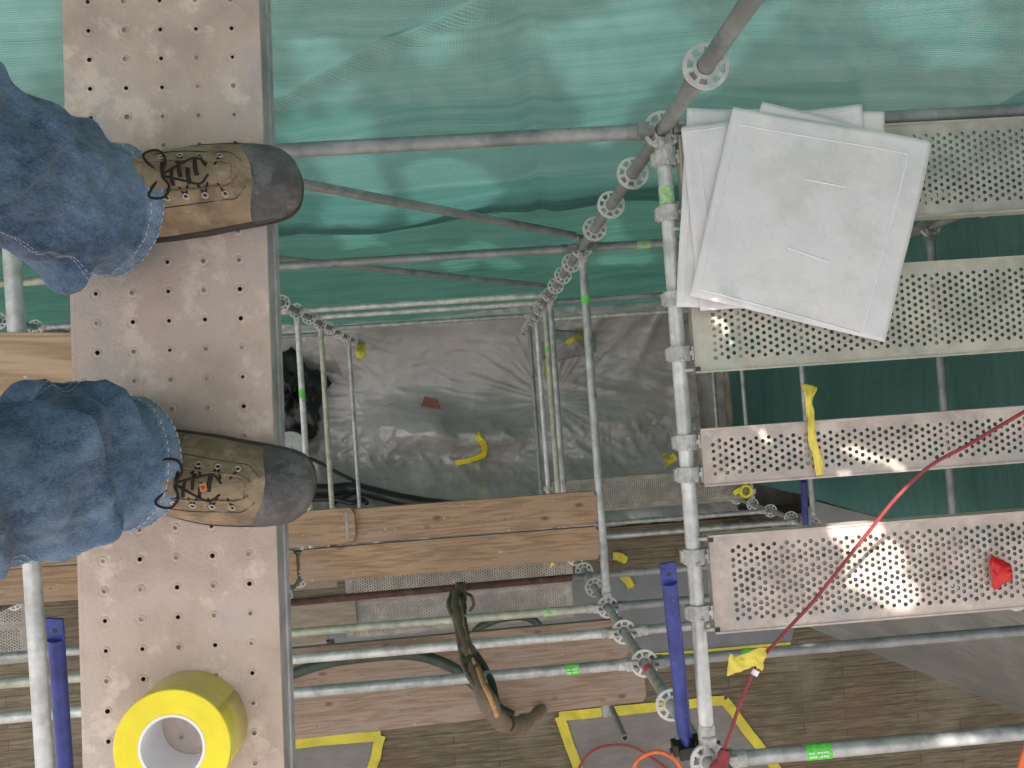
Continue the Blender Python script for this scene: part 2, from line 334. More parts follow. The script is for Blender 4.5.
def finish(o, solid=0, bevel=0):
    if solid:
        md = o.modifiers.new('thickness', 'SOLIDIFY'); md.thickness = solid; md.offset = 0
    if bevel:
        md = o.modifiers.new('bevel', 'BEVEL'); md.width = bevel; md.segments = 2; md.limit_method = 'ANGLE'

def link(name, me, parent=None, solid=0, bevel=0):
    o = bpy.data.objects.new(name, me); COL.objects.link(o)
    if parent: o.parent = parent
    finish(o, solid, bevel)
    return o

def setmat(o, key):
    for s in o.material_slots:
        s.link = 'OBJECT'; s.material = M[key]

def smooth_path(P, sub):
    if len(P) < 3: return [P[0].lerp(P[-1], i / 8) for i in range(9)]
    out = []; E = [P[0] * 2 - P[1]] + P + [P[-1] * 2 - P[-2]]
    for i in range(1, len(E) - 2):
        a, b, c, d = E[i - 1:i + 3]
        for k in range(sub):
            t = k / sub
            out.append(.5 * ((2 * b) + (c - a) * t + (2 * a - 5 * b + 4 * c - d) * t * t + (3 * b - a - 3 * c + d) * t ** 3))
    out.append(P[-1]); return out

def tag(o, label, cat, group=None):
    o['label'] = label; o['category'] = cat
    if group: o['group'] = group
    return o
def thing(name, label, cat, loc=(0, 0, 0), rot=None, group=None):
    o = bpy.data.objects.new(name, None); COL.objects.link(o); o.location = loc; o.empty_display_size = .1
    if rot is not None: o.rotation_euler = rot
    return tag(o, label, cat, group)
def kind(o, k): o['kind'] = k; return o
def fbm(p, o=4):
    return sum(noise.noise(Vector(p) * (2 ** k)) / 2 ** k for k in range(o))
def ridge(p, o=3):
    return sum((1 - abs(noise.noise(Vector(p) * (2 ** k)) * 2)) / 2 ** k for k in range(o))

# ------------------------------------------------------------------ scaffold grid
B = 2.0764
XS = {1: .6808, 3: .6808 - B, 5: .6808 + B, 7: .6808 - 2 * B}
YN, YS = .8640, -1.2124
RT = .02415

def rosette_mesh():
    bm = bmesh.new(); seg = 48; rad = [.0255, .034, .052, .063]
    V = [[bm.verts.new((r * math.cos(2 * math.pi * k / seg), r * math.sin(2 * math.pi * k / seg), 0)) for k in range(seg)] for r in rad]
    for i in range(3):
        for k in range(seg):
            if i == 1:
                c = k % 12
                if c in (1, 2, 3, 4, 7, 8, 9, 10): continue
            bm.faces.new((V[i][k], V[i][(k + 1) % seg], V[i + 1][(k + 1) % seg], V[i + 1][k]))
    g = bm.faces[:]
    bmesh.ops.recalc_face_normals(bm, faces=g)
    bmesh.ops.solidify(bm, geom=g, thickness=.010)
    me = bpy.data.meshes.new('rosette'); bm.to_mesh(me); bm.free(); me.materials.append(M['rosette'])
    return me
ROS = rosette_mesh()
mb = MB(); mb.tube((0, 0, -.045), (0, 0, .045), .0285, 20); COLLAR = mb.mesh('collar', 'galv')

def standard(bay, south, top, bottom, levels, label, mat='galv_dark', collars=(), rot=.2):
    x, y = XS[bay], (YS if south else YN)
    t = thing('scaffold_standard', label, 'scaffold post', (x, y, bottom), group='vertical scaffold posts with rosettes')
    m = MB(); m.tube((0, 0, 0), (0, 0, top - bottom), RT, 20, .0205); m.build('tube', mat, t)
    for n in levels:
        o = link('rosette', ROS, t); o.location = (0, 0, zn(n) - bottom); o.rotation_euler = (0, 0, rot)
    for n in collars:
        o = link('collar', COLLAR, t); o.location = (0, 0, zn(n) - bottom); setmat(o, mat)
    return t
HI = HC + 2.3
S1 = standard(1, 0, HI, 0.02, [-4, -3, -2, -1] + list(range(0, 15)), 'post crossing the upper middle of the green net, next to the white sheets', 'galv_dark', (-.75, 3.3))
S2 = standard(1, 1, HI, 0.02, list(range(-4, 15)), 'post beside the blue tube at bottom centre, with a small red mark', 'galv', ())
S3 = standard(3, 0, HI, 0.02, list(range(-4, 15)), 'post whose rosettes run down to the left top corner of the grey plastic', 'galv_dark')
S4 = standard(3, 1, HI, 0.02, list(range(-4, 15)), 'post mostly hidden by the steel plank underfoot, below the timber boards', 'galv_dark')
S5 = standard(5, 0, HI, 0.02, list(range(-4, 15)), 'post behind the right end of the perforated planks against green netting', 'galv_dark')
S6 = standard(5, 1, HI, 0.02, list(range(-4, 15)), 'post seen far down between two perforated planks, beside a small blue tube', 'galv')
S7 = standard(7, 0, HI, 0.02, list(range(-4, 15)), 'post at the far left edge seen below the upper trouser leg', 'galv_dark')
S8 = standard(7, 1, HI, 0.02, list(range(-4, 15)), 'post at the lower left edge above the perforated planks', 'galv_dark')
# red paint mark on the post by the blue tube
m = MB(); zz = zn(1.78) - .02; m.tube((0, 0, zz - .02), (0, 0, zz + .025), RT + .0015, 16); m.build('paint_mark', 'red', S2)

# ledger / transom prototypes (local X along the tube)
def head_mesh():
    m = MB()
    m.tube((.075, 0, 0), (.12, 0, 0), .027, 16)
    for s in (-1, 1): m.box((.058, 0, s * .021), (.052, .040, .026))
    m.box((.072, 0, 0), (.03, .044, .062))
    return m.mesh('ledger_head', 'cast')
def wedge_mesh():
    m = MB(); m.box((.047, 0, .012), (.016, .008, .105), Matrix.Rotation(.06, 3, 'Y')); m.box((.047, 0, .066), (.022, .010, .010))
    return m.mesh('wedge', 'galv_dark')
HEAD, WEDGE = head_mesh(), wedge_mesh()
m = MB(); m.tube((.085, 0, 0), (B - .085, 0, 0), RT, 20); TUBE = m.mesh('tube', 'galv')

def band(parent, x, w, mat='green_tag', txt=False):
    m = MB(); m.tube((x - w / 2, 0, 0), (x + w / 2, 0, 0), RT + .0012, 20); o = m.build('sticker', mat, parent)
    if txt:
        m = MB(); rr = RT + .0022
        for row, a0 in enumerate((.55, 1.05)):
            for k in range(7):
                x0 = x - w * .38 + k * w * .11
                if (k * 7 + row * 3) % 5 == 4: continue
                m.box((x0, math.cos(a0 + .5) * -rr * .0 - math.sin(a0 - .8) * rr, math.cos(a0 - .8) * rr), (w * .07, .0045, .0012), Matrix.Rotation(a0 - .8, 3, 'X'))
        m.build('lettering', 'white_seam', o)
    return o

def bar(name, a, b, label, cat, mat='galv', group=None, heads=True, r=None, stickers=()):
    a, b = Vector(a), Vector(b); d = b - a; L = d.length
    rot = d.to_track_quat('X', 'Z').to_euler()
    t = thing(name, label, cat, a, rot, group)
    if abs(L - B) < .002 and heads:
        o = link('tube', TUBE, t)
    else:
        m = MB(); e = .085 if heads else 0; m.tube((e, 0, 0), (L - e, 0, 0), r or RT, 20, (r or RT) * .84); o = m.build('tube', mat, t)
    setmat(o, mat)
    if heads:
        for s in (0, 1):
            h = link('ledger_head', HEAD, t); w = link('wedge', WEDGE, h)
            if s: h.location = (L, 0, 0); h.rotation_euler = (0, 0, math.pi)
            setmat(h, 'cast' if mat != 'galv_dark' else 'galv_dark')
    for s in stickers: band(t, *s)
    return t

def ledger(bay, south, n, label, mat='galv', stickers=(), dz=0, dy=0):
    y = (YS if south else YN) + dy
    return bar('scaffold_ledger', (XS[bay], y, zn(n) + dz), (XS[bay] + B, y, zn(n) + dz), label, 'scaffold tube', mat, 'horizontal scaffold ledgers', True, None, stickers)
def transom(bay, n, label, mat='galv', stickers=(), dx=0):
    return bar('scaffold_transom', (XS[bay] + dx, YN, zn(n)), (XS[bay] + dx, YS, zn(n)), label, 'scaffold tube', mat, 'scaffold transoms running down the picture', True, None, stickers)

# ledgers along the net
ledger(3, 0, 0, 'grey tube meeting the toe of the upper boot, topmost across the green net', 'galv_dark')
ledger(1, 0, 0, 'dark tube along the top of the uppermost perforated plank', 'galv_dark')
ledger(3, 0, 4, 'grey tube across the net just under the sloping brace', 'galv_dark')
ledger(1, 0, 4, 'short stretch of tube with a worn green sticker between post and white sheets', 'galv_dark', [(.36, .08, 'green_worn')])
ledger(7, 0, 4, 'brownish tube at the left edge just below the upper trouser leg', 'galv_green')
ledger(3, 0, 8, 'upper of the two shiny tubes above the grey plastic', 'galv_bright')
ledger(3, 0, 9, 'lower of the two shiny tubes above the grey plastic', 'galv_bright')
ledger(3, 0, 11, 'dull tube low on the net just above the top edge of the grey plastic', 'galv')
ledger(7, 0, 8, 'pale tube far down at the left edge, under the brownish tube', 'galv')
ledger(7, 0, 12, 'deepest tube at the left edge, low on the net', 'galv_dark')
ledger(1, 0, 9, 'dark tube low on the net, right of the receding row of rosettes', 'galv_dark')
ledger(1, 0, 12, 'light tube low on the net right of the receding post, just over the grey plastic', 'galv_bright')
# braces
def brace(a, b, label, mat):
    a, b = Vector(a), Vector(b)
    t = bar('diagonal_brace', a, b, label, 'scaffold brace', mat, 'diagonal scaffold braces', False, .0212)
    L = (b - a).length
    for s in (0, 1):
        m = MB(); x = 0 if s == 0 else L
        m.box((x + (.03 if s else -.03), 0, 0), (.11, .012, .036)); m.tube((x + (.05 if s else -.05), -.03, 0), (x + (.05 if s else -.05), .012, 0), .009, 12)
        m.build('end_plate', 'galv_dark', t, 0, .002)
    return t
brace((XS[3] + .05, YN + .06, zn(-.35)), (XS[1] - .06, YN + .05, zn(3.75)), 'sloping grey tube from the upper boot down to the middle rosettes', 'galv_dark')
brace((XS[3] + .05, YN + .06, zn(3.6)), (XS[1] - .06, YN + .05, zn(7.6)), 'thin dark sloping tube deeper on the net below the first brace', 'galv_dark')
# transoms
transom(1, 0, 'long pale pole the perforated planks hook onto, top to bottom of the picture', 'galv_bright', [(.24, .10, 'green_worn')])
transom(1, 4, 'rusty grey pole touching the right ends of the timber boards, with a green sticker', 'galv', [(.30, .045, 'green_tag')])
transom(1, 8, 'thick grey pole, rightmost of the close bundle over the grey plastic', 'galv')
transom(1, 9, 'greenish pole in the close bundle over the grey plastic, with a green mark', 'galv_green', [(.42, .05, 'green_tag')])
transom(1, 11, 'thin pale pole in the close bundle over the grey plastic', 'galv_bright')
transom(1, 13, 'black thin pole, leftmost of the close bundle over the grey plastic', 'galv_dark')
transom(3, 8, 'shiny pole with a green band, nearest the steel plank above the boards', 'galv_bright', [(.68, .07, 'green_tag')])
transom(3, 10, 'tan grey pole, middle of the three on the left of the grey plastic', 'galv_green')
transom(3, 13.4, 'thin grey pole, right one of the three on the left of the grey plastic', 'galv')
transom(5, 4, 'dark pole crossing behind the right half of the perforated planks', 'galv_dark')
transom(5, 8, 'thin pole behind the hanging yellow tape', 'galv')
transom(5, 11, 'thin pole right of its twin in the dark green gap under the greenish plank', 'galv')
transom(5, 13, 'thin pole nearest the long pale pole in the dark green gap', 'galv')
bar('scaffold_tube', at(6, 165, 2.43), at(47, 800, 2.43), 'bright galvanised pole at the left edge passing under the timber board', 'scaffold tube', 'galv_bright', None, False)
# ledgers along the roof side
ledger(1, 1, 0, 'thick pale tube at the bottom right with green sticker and a patch of sun', 'galv', [(.36, .085, 'green_tag', True)])  # its white patch is sun from an added net slit
ledger(3, 1, 2, 'lowest tube left of the post, dark right end, with bright green sticker', 'galv', [(1.75, .058, 'green_tag', True)])
ledger(1, 1, 2, 'tube right of the blue tube, behind the red cable and yellow flag', 'galv_dark', [(.47, .055, 'green_tag', True)])
ledger(3, 1, 3, 'mottled tube in the middle of the three below the timber boards', 'galv_bright')
ledger(1, 1, 3, 'short visible tube between the blue tube and the post, middle of three', 'galv')
ledger(3, 1, 4, 'pale greenish tube, topmost of the three below the boards, with green sticker', 'galv_green', [(1.74, .07, 'green_worn')])
ledger(1, 1, 4, 'short dark tube behind the top of the blue tube', 'galv_dark')
ledger(7, 1, 2, 'lowest tube in the lower left corner behind the blue tube', 'galv_bright')
ledger(7, 1, 3, 'yellowish tube in the lower left corner, middle of three', 'galv_green')
ledger(7, 1, 4, 'grey tube in the lower left corner, uppermost of three', 'galv')
ledger(1, 1, 8.6, 'lowest of three thin tubes seen right of the timber board ends', 'galv')
ledger(1, 1, 10, 'middle of three thin tubes seen right of the timber board ends', 'galv')
ledger(1, 1, 12, 'thin tube directly under the far perforated plank right of the boards', 'galv')
bar('scaffold_tube', at(240, 607, 5.42), at(572, 577.5, 5.42), 'rusty brown tube the dirty hose is tied to, below the timber boards', 'scaffold tube', 'rust', None, False)
bar('scaffold_tube', at(572, 577.5, 5.44), at(900, 551, 5.44), 'dark tube running right from the rosettes behind the blue tube top', 'scaffold tube', 'galv_dark', None, False)
# ledgers that carry the plank under the feet
ledger(3, 0, -2.6, 'tube under the far end of the steel foot plank', 'galv')
ledger(3, 1, -2.6, 'tube under the near end of the steel foot plank', 'galv')
# stub
bar('tube_stub', at(618.5, 722, 8.6) * 0 + Vector((*at(625, 738, 6.0).xy, 2.0)), at(625, 738, 6.0), 'short open ended vertical tube rising over the taped grey sheet', 'tube stub', 'galv_dark', None, False)

# ------------------------------------------------------------------ perforated steel planks
def holed_plate(L, W, px, py, r, ix, iy, stagger=True, drop=.006, jit=0.0, wall_mi=1):
    m = MB(); nx = int((L - 2 * ix) / px); ny = int((W - 2 * iy - (py / 2 if stagger else 0)) / py)
    fx0 = (L - nx * px) / 2; fy = ny * py + (py / 2 if stagger else 0); fy0 = -fy / 2; seg = 8
    for i in range(nx):
        x0 = fx0 + i * px; x1 = x0 + px
        off = (py / 2 if (stagger and i % 2) else 0)
        if stagger:
            if i % 2: m.add([(x0, fy0, 0), (x1, fy0, 0), (x1, fy0 + off, 0), (x0, fy0 + off, 0)], [(0, 1, 2, 3)])
            else:
                ya = fy0 + ny * py; m.add([(x0, ya, 0), (x1, ya, 0), (x1, ya + py / 2, 0), (x0, ya + py / 2, 0)], [(0, 1, 2, 3)])
        for j in range(ny):
            y0 = fy0 + off + j * py; y1 = y0 + py
            cx, cy = (x0 + x1) / 2 + random.uniform(-jit, jit), (y0 + y1) / 2 + random.uniform(-jit, jit) + (jit * 1.2 if (j % 2) else -jit * 1.2)
            rr = r * random.uniform(.9, 1.06)
            o = [(cx + rr * math.cos(R(22.5 + 45 * k)), cy + rr * math.sin(R(22.5 + 45 * k)), 0) for k in range(8)]
            c = [(x1, y1, 0), (x0, y1, 0), (x0, y0, 0), (x1, y0, 0)]
            vs = o + c
            # octagon verts 0..7 start right-up going ccw; corners 8..11 = ++, -+, --, +-
            m.add(vs, [(8, 1, 0), (8, 9, 2, 1), (9, 3, 2), (9, 10, 4, 3), (10, 5, 4), (10, 11, 6, 5), (11, 7, 6), (11, 8, 0, 7)])
            lo = [(p[0], p[1], -drop) for p in o]
            m.add(o + lo, [(k, 8 + k, 8 + (k + 1) % 8, (k + 1) % 8) for k in range(8)], wall_mi)
    fx1 = fx0 + nx * px; fy1 = fy0 + fy; h = W / 2
    for a, b, c, d in ((0, -h, L, fy0), (0, fy1, L, h), (0, fy0, fx0, fy1), (fx1, fy0, L, fy1)):
        m.add([(a, b, 0), (c, b, 0), (c, d, 0), (a, d, 0)], [(0, 1, 2, 3)])
    return m
PL = B - .085
PLATE = {w: holed_plate(PL, w - .012,   .0206, .0236, .0068, (.052 if w > .25 else .024), .026 if w > .25 else .016, True, .006, .0006).mesh('deck_plate', ['perf_grey', 'hole']) for w in (.32, .19)}
PLATE['odd'] = holed_plate(PL, .308, .0200, .0240, .0073, .062, .026, True, .006, .0016).mesh('deck_plate', ['perf_grey', 'hole'])

def claw_mesh():
    m = MB(); R0, R1 = .0262, .034
    # saddle over the tube, axis along Y, open below
    seg = 14
    for w0, w1, rr in ((-.019, .019, R1),):
        vs = []
        for k in range(seg + 1):
            a = R(-25) + (R(205) - R(-25)) * k / seg
            for y in (w0, w1):
                vs.append((R0 * math.cos(a), y, R0 * math.sin(a))); vs.append((rr * math.cos(a), y, rr * math.sin(a)))
        fs = []
        for k in range(seg):
            o = 4 * k
            fs += [(o + 1, o + 5, o + 7, o + 3), (o, o + 2, o + 6, o + 4), (o, o + 4, o + 5, o + 1), (o + 2, o + 3, o + 7, o + 6)]
        fs += [(0, 1, 3, 2), (4 * seg, 4 * seg + 2, 4 * seg + 3, 4 * seg + 1)]
        m.add(vs, fs)
    m.box((.046, 0, .004), (.03, .034, .036)); m.box((-.034, 0, -.004), (.012, .030, .022))
    m.tube((.0, -.021, .035), (.0, -.012, .035), .006, 8); m.tube((.03, .0, .02), (.03, .0, .026), .007, 8)
    return m.mesh('claw', 'cast')
CLAW = claw_mesh()

def rail_mesh():
    m = MB()
    m.box((PL / 2, 0, -.03), (PL, .0035, .06)); m.box((PL / 2, 0, .001), (PL, .006, .006)); m.box((PL / 2, .007, -.058), (PL, .014, .003))
    return m.mesh('side_rail', 'perf_grey')
RAIL = rail_mesh()
def cap_mesh(w):
    m = MB(); m.box((.002, 0, -.022), (.004, w - .02, .05)); return m.mesh('end_cap', 'perf_grey')
CAPM = {w: cap_mesh(w) for w in (.32, .19)}

def perf_plank(x0, yc, z, w, mat, label, key=None, claws=True, rz=0, group='perforated steel scaffold planks'):
    t = thing('perforated_plank', label, 'scaffold plank', (x0, yc, z), (0, 0, rz), group)
    o = link('deck_plate', PLATE[key or w], t); o.location.x = .042
    o.material_slots[0].link = 'OBJECT'; o.material_slots[0].material = M[mat]
    for s in (-1, 1):
        o = link('side_rail', RAIL, t); o.location = (.042, s * (w / 2 - .004), 0); o.scale.y = -s; setmat(o, mat)
    for s in (0, 1):
        o = link('end_cap', CAPM[w], t); o.location = (.042 if s == 0 else .042 + PL - .004, 0, 0); setmat(o, mat)
    if claws:
        for e in (0, 1):
            for s in (-1, 1):
                o = link('claw', CLAW, t); o.location = (0 if e == 0 else PL + .084, s * (w * .285 if w > .25 else .053), -.031)
                if e: o.rotation_euler = (0, 0, math.pi)
                o.scale = (1.12, 1.3, 1.08)
    return t
ZD = zn(0) + .031
xt = XS[1] + .003
p1 = perf_plank(xt, at(950, 168, 2.586).y, ZD, .32, 'perf_grey', 'topmost perforated plank, half covered by the white sheets')
p2 = perf_plank(xt, at(850, 314.5, 2.586).y, ZD, .32, 'perf_green', 'perforated plank under the lower edge of the white sheets, greenish left end')
p3 = perf_plank(xt, at(850, 447, 2.586).y, ZD, .19, 'perf_pink', 'narrow perforated plank with yellow tape hanging across it')
p4 = perf_plank(xt, at(850, 573.5, 2.586).y, ZD, .32, 'perf_pink', 'lowest wide perforated plank with a red tape scrap on it', 'odd')
for p, ys in ((p1, -.147), (p2, -.147), (p4, -.147), (p4, .147)):   # lock pins at plank corners
    m = MB(); m.box((.03, ys, -.012), (.05, .010, .010)); m.box((.048, ys * .985, .0035), (.016, .013, .006), mi=1); m.build('lock_pin', ['cast', 'hole'], p)
# deep level
ZL = zn(11) + .031
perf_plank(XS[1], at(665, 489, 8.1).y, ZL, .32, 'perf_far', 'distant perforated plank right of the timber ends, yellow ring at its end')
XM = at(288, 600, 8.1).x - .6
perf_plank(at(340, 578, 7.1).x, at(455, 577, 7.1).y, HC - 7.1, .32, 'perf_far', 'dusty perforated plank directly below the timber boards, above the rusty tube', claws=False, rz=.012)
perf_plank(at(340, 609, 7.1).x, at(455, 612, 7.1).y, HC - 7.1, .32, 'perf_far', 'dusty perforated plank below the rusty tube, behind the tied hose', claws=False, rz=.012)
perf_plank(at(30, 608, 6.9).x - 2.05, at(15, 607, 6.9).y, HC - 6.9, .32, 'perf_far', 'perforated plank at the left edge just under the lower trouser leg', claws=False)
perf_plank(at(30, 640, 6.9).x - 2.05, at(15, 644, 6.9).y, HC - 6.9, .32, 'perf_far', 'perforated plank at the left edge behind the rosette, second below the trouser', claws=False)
for (u0, v0, u1, v1, lab) in ((284, 577, 337, 588, 'small brown plywood piece under the left end of the timber boards'),
                              (280, 602, 357, 627, 'brown plywood panel with rounded corner below the rusty tube'),
                              (280, 643, 322, 655, 'thin brown plywood scrap lowest of three on the left')):
    a, b = at(u0, v0, 7.03), at(u1, v1, 7.03)
    t = tag(bpy.data.objects.new('plywood_panel', None), lab, 'plywood', 'plywood offcuts'); bpy.data.objects.remove(t)
    m = MB(); m.box((0, 0, 0), (b.x - a.x, abs(a.y - b.y), .018)); o = m.build('plywood_panel', 'ply', None, 0, .02)
    o.location = (a + b) / 2; tag(o, lab, 'plywood', 'plywood offcuts')
    o.location.z = HC - 7.06 + (.0 if v0 < 640 else -.3)
# timber baulks seen far down between the tubes
for k, u in enumerate((742, 762, 776)):
    m = MB(); m.box((0, 0, -.45), (.09, .07, .9)); o = m.build('timber_post', 'timber_grey', None, 0, .004)
    o.location = at(u, 533 - k * 2, 8.3); tag(o, ['left', 'middle', 'right'][k] + 'most upright brown timber far down behind the lowest perforated plank', 'timber post', 'upright timbers far below')

# ------------------------------------------------------------------ plank under the feet
a, b = at(67, 0, 1.35), at(88, 768, 1.35); ang = math.atan2(a.y - b.y, a.x - b.x)
ctr = (at(162.5, 0, 1.35) + at(182, 768, 1.35)) / 2; dirp = Vector((math.cos(ang), math.sin(ang), 0))
WF, LF = .322, 2.09
t = thing('steel_plank', 'worn pinkish steel scaffold plank under the boots, dotted with small holes', 'scaffold plank', ctr - dirp * LF / 2, (0, 0, ang))
FOOT = t
m = MB(); px, py = .0487, .0585; nx = int((LF - .06) / px); fx0 = (LF - nx * px) / 2; fy0 = -2.5 * py + .002
def shade_drop(x, y): return 0
for i in range(nx):
    for j in range(5):
        x0, y0 = fx0 + i * px, fy0 + j * py; cx, cy = x0 + px / 2, y0 + py / 2
        sg = 16
        ring = lambda rr, z: [(cx + rr * math.cos(2 * math.pi * k / sg), cy + rr * math.sin(2 * math.pi * k / sg), z) for k in range(sg)]
        # square-ish boundary ring sampled to 16 points
        sq = []
        for k in range(sg):
            ca, sa = math.cos(2 * math.pi * k / sg), math.sin(2 * math.pi * k / sg); s = 1 / max(abs(ca), abs(sa))
            sq.append((cx + ca * s * px / 2, cy + sa * s * py / 2, 0))
        wob = random.uniform(.85, 1.15)
        r1, r2, r3, r4 = ring(.0115, 0), ring(.0080, -.0007 * wob), ring(.0055, .0006 * wob), ring(.0036 * random.uniform(.8, 1.1), .0004)
        low = ring(.0032, -.012)
        for A, Bq, mi in ((sq, r1, 0), (r1, r2, 0), (r2, r3, 0), (r3, r4, 0), (r4, low, 1)):
            m.add(A + Bq, [(k, (k + 1) % sg, sg + (k + 1) % sg, sg + k) for k in range(sg)], mi, A is not sq)
        filled = random.random() < (.10 if j == 4 else .55)
        m.add([(p[0], p[1], -.0012 if filled else -.012) for p in r4], [tuple(range(sg))], 2 if filled else 1)
y1 = fy0 + 5 * py; h = WF / 2
for q in ((0, -h, LF, fy0), (0, y1, LF, h), (0, fy0, fx0, y1), (fx0 + nx * px, fy0, LF, y1)):
    a0, b0, c0, d0 = q; m.add([(a0, b0, 0), (c0, b0, 0), (c0, d0, 0), (a0, d0, 0)], [(0, 1, 2, 3)])
for sd in (-1, 1):
    m.tube((0, sd * (h - .005), -.0052), (LF, sd * (h - .005), -.0052), .0055, 12)
m.build('deck_plate', ['foot_plate', 'hole', 'mud'], t)
for s in (-1, 1):
    m = MB(); m.box((LF / 2, s * (h - .0022), -.046), (LF, .004, .078)); m.box((LF / 2, s * (h - .013), -.084), (LF, .026, .004))
    m.tube((0, s * (h - .001), -.052), (LF, s * (h - .001), -.052), .004, 8)
    m.build('side_rail', 'foot_side', t)
for e in (0, 1):
    for s in (-1, 1):
        o = link('claw', CLAW, t); o.location = (-.01 if e == 0 else LF + .01, s * .1, -.045)

# ------------------------------------------------------------------ timber boards
def board(u0, v0, u1, v1, d, label, mat='timber', w=.225, ext0=0, ext1=0, th=.038, group='timber scaffold boards', tilt=0):
    """centre line from pixel to pixel on the level d below the camera"""
    a, b = at(u0, v0, d), at(u1, v1, d); dv = (b - a).normalized(); a = a - dv * ext0; b = b + dv * ext1
    L = (b - a).length; c = .035; h = w / 2
    m = MB(); out = [(0, -h + c), (c * .6, -h), (L - c * .6, -h), (L, -h + c), (L, h - c), (L - c * .6, h), (c * .6, h), (0, h - c)]
    n = len(out); vs = [(x, y, 0) for x, y in out] + [(x, y, -th) for x, y in out]
    m.add(vs, [tuple(range(n)), tuple(range(n, 2 * n))[::-1]] + [(k, n + k, n + (k + 1) % n, (k + 1) % n) for k in range(n)])
    o = m.build('timber_board', mat, None, 0, .003); o.location = a; o.rotation_euler = (0, 0, math.atan2(dv.y, dv.x))
    return tag(o, label, 'timber board', group), a, b, dv
board(310, 529.5, 597.5, 507.5, 4.60, 'upper of the two long timber boards across the middle, beside the grey plastic', 'timber', w=.193)
board(300, 567, 600, 542.5, 4.605, 'lower of the two long timber boards across the middle', 'timber', w=.188)
bd, a, b, dv = board(40, 549, 355, 525, 4.558, 'timber board with metal banded end lapping over the upper board by the boot', 'timber', ext0=1.2, w=.195)
m = MB(); m.box(((b - a).length - .045, 0, .001), (.016, .15, .003)); m.build('end_band', 'galv_dark', bd)
board(40, 585, 297, 567, 4.64, 'timber board end abutting the lower board, beside the steel plank', 'timber', ext0=1.2, w=.195)
board(0, 371, 200, 371, 2.395, 'pale grained timber board at the left edge between the trouser legs', 'timber_pale', ext0=1.0)
board(291, 669, 628, 638, 4.63, 'greyed board, uppermost of the stack behind the three tubes', 'timber_grey', ext0=.75)
board(291, 689, 634, 655, 4.67, 'greyed board in the middle of the stack behind the three tubes', 'timber_grey', ext0=.75)
board(293, 719, 645, 681, 4.635, 'greyed lowest board of the stack with a knot near its right end', 'timber_grey', ext0=.75, w=.235)
# bearers below the greyed boards, out of sight
for u, lab in ((330, 'left'), (600, 'right')):
    pa, pb = at(u, 640, 4.735), at(u + 6, 716, 4.735)
    bar('scaffold_tube', pa, pb, lab + ' short bearer tube hidden beneath the greyed boards', 'scaffold tube', 'galv_dark', None, False)

# ------------------------------------------------------------------ setting: ground, boarded roof, sheets
ZR = HC - 8.9
m = MB(); m.add([(-60, -60, 0), (60, -60, 0), (60, 60, 0), (-60, 60, 0)], [(0, 1, 2, 3)]); kind(m.build('ground', 'ground'), 'structure')
YE = -1.47
m = MB(); m.box((0, (YE - 9) / 2, 0), (16, YE + 9, .2)); o = m.build('floor', 'deck'); o.location = (0, 0, ZR - .1); kind(o, 'structure')
# masonry below the boarded floor
m = MB(); m.box((0, -5.2, .72), (16, 7.2, 1.36)); o = m.build('stone_plinth', 'stone'); tag(o, 'pale stone base below the weathered boarded floor', 'wall')
m = MB(); m.box((0, -6.2, ZR + 4.5), (16, .5, 9)); o = m.build('stone_wall', 'stone'); tag(o, 'tall stone wall of the building behind the boarded floor', 'wall')

m = MB(); m.box((6.2, .3, 6.6), (5.8, 2.6, 13.2)); o = m.build('light_block_box', 'stone'); tag(o, 'unseen stone box added behind the dark green net to block light', 'light block')  # added box, out of view, keeping light off the right net and floor

def taped(corners, d, label, edges, matk='grey_brown', tw=.1, fold=.0, seed=0):
    P = [at(u, v, d) for u, v in corners]; c = sum(P, Vector()) / 4
    t = thing('taped_sheet', label, 'sheeting', (c.x, c.y, ZR + .004), None, 'grey sheets taped to the boarded floor')
    Q = [p - Vector((c.x, c.y, p.z)) for p in P]
    m = MB()
    def fn(a, b):
        p = Q[0].lerp(Q[1], a).lerp(Q[3].lerp(Q[2], a), b); p.z = .006 + .010 * max(0, fbm(p * 2.2 + Vector((seed, 0, 0)), 4)) ; return p
    m.grid(fn, 40, 40); m.build('sheet', matk, t)
    m = MB()
    for e in edges:
        a, b = Q[e], Q[(e + 1) % 4]; d_ = (b - a).normalized(); nrm = Vector((-d_.y, d_.x, 0)); L = (b - a).length
        nseg = max(10, int(L / .05))
        def gf(s, w_):
            p = a.lerp(b, s) + nrm * ((w_ - .5) * tw * (1 + .12 * noise.noise(Vector((s * 9 + e, seed, 1))))) + nrm * .012 * noise.noise(Vector((s * 5, e + seed, 3)))
            p.z = .021 + .0015 * e + .005 * abs(noise.noise(p * 14)); return p
        m.grid(gf, nseg, 4)
    m.build('tape_border', 'yellow_dull', t)
    return t
taped([(559, 716), (724, 700), (800, 800), (592, 806)], 8.89, 'grey taped sheet under the blue tube at bottom centre, with cable loops over it', (0, 1, 3), 'grey_brown', .105, 0, 1)
taped([(262, 746), (381, 735), (362, 806), (250, 812)], 8.89, 'grey taped sheet in the lower left, beside the steel plank edge', (0, 1), 'grey_brown', .105, 0, 2)
taped([(235, 612), (812, 560), (790, 645), (250, 690)], 8.89, 'large blue grey sheet behind the three tubes, taped along its lower edge', (2,), 'grey_sheet', .075, 0, 3)

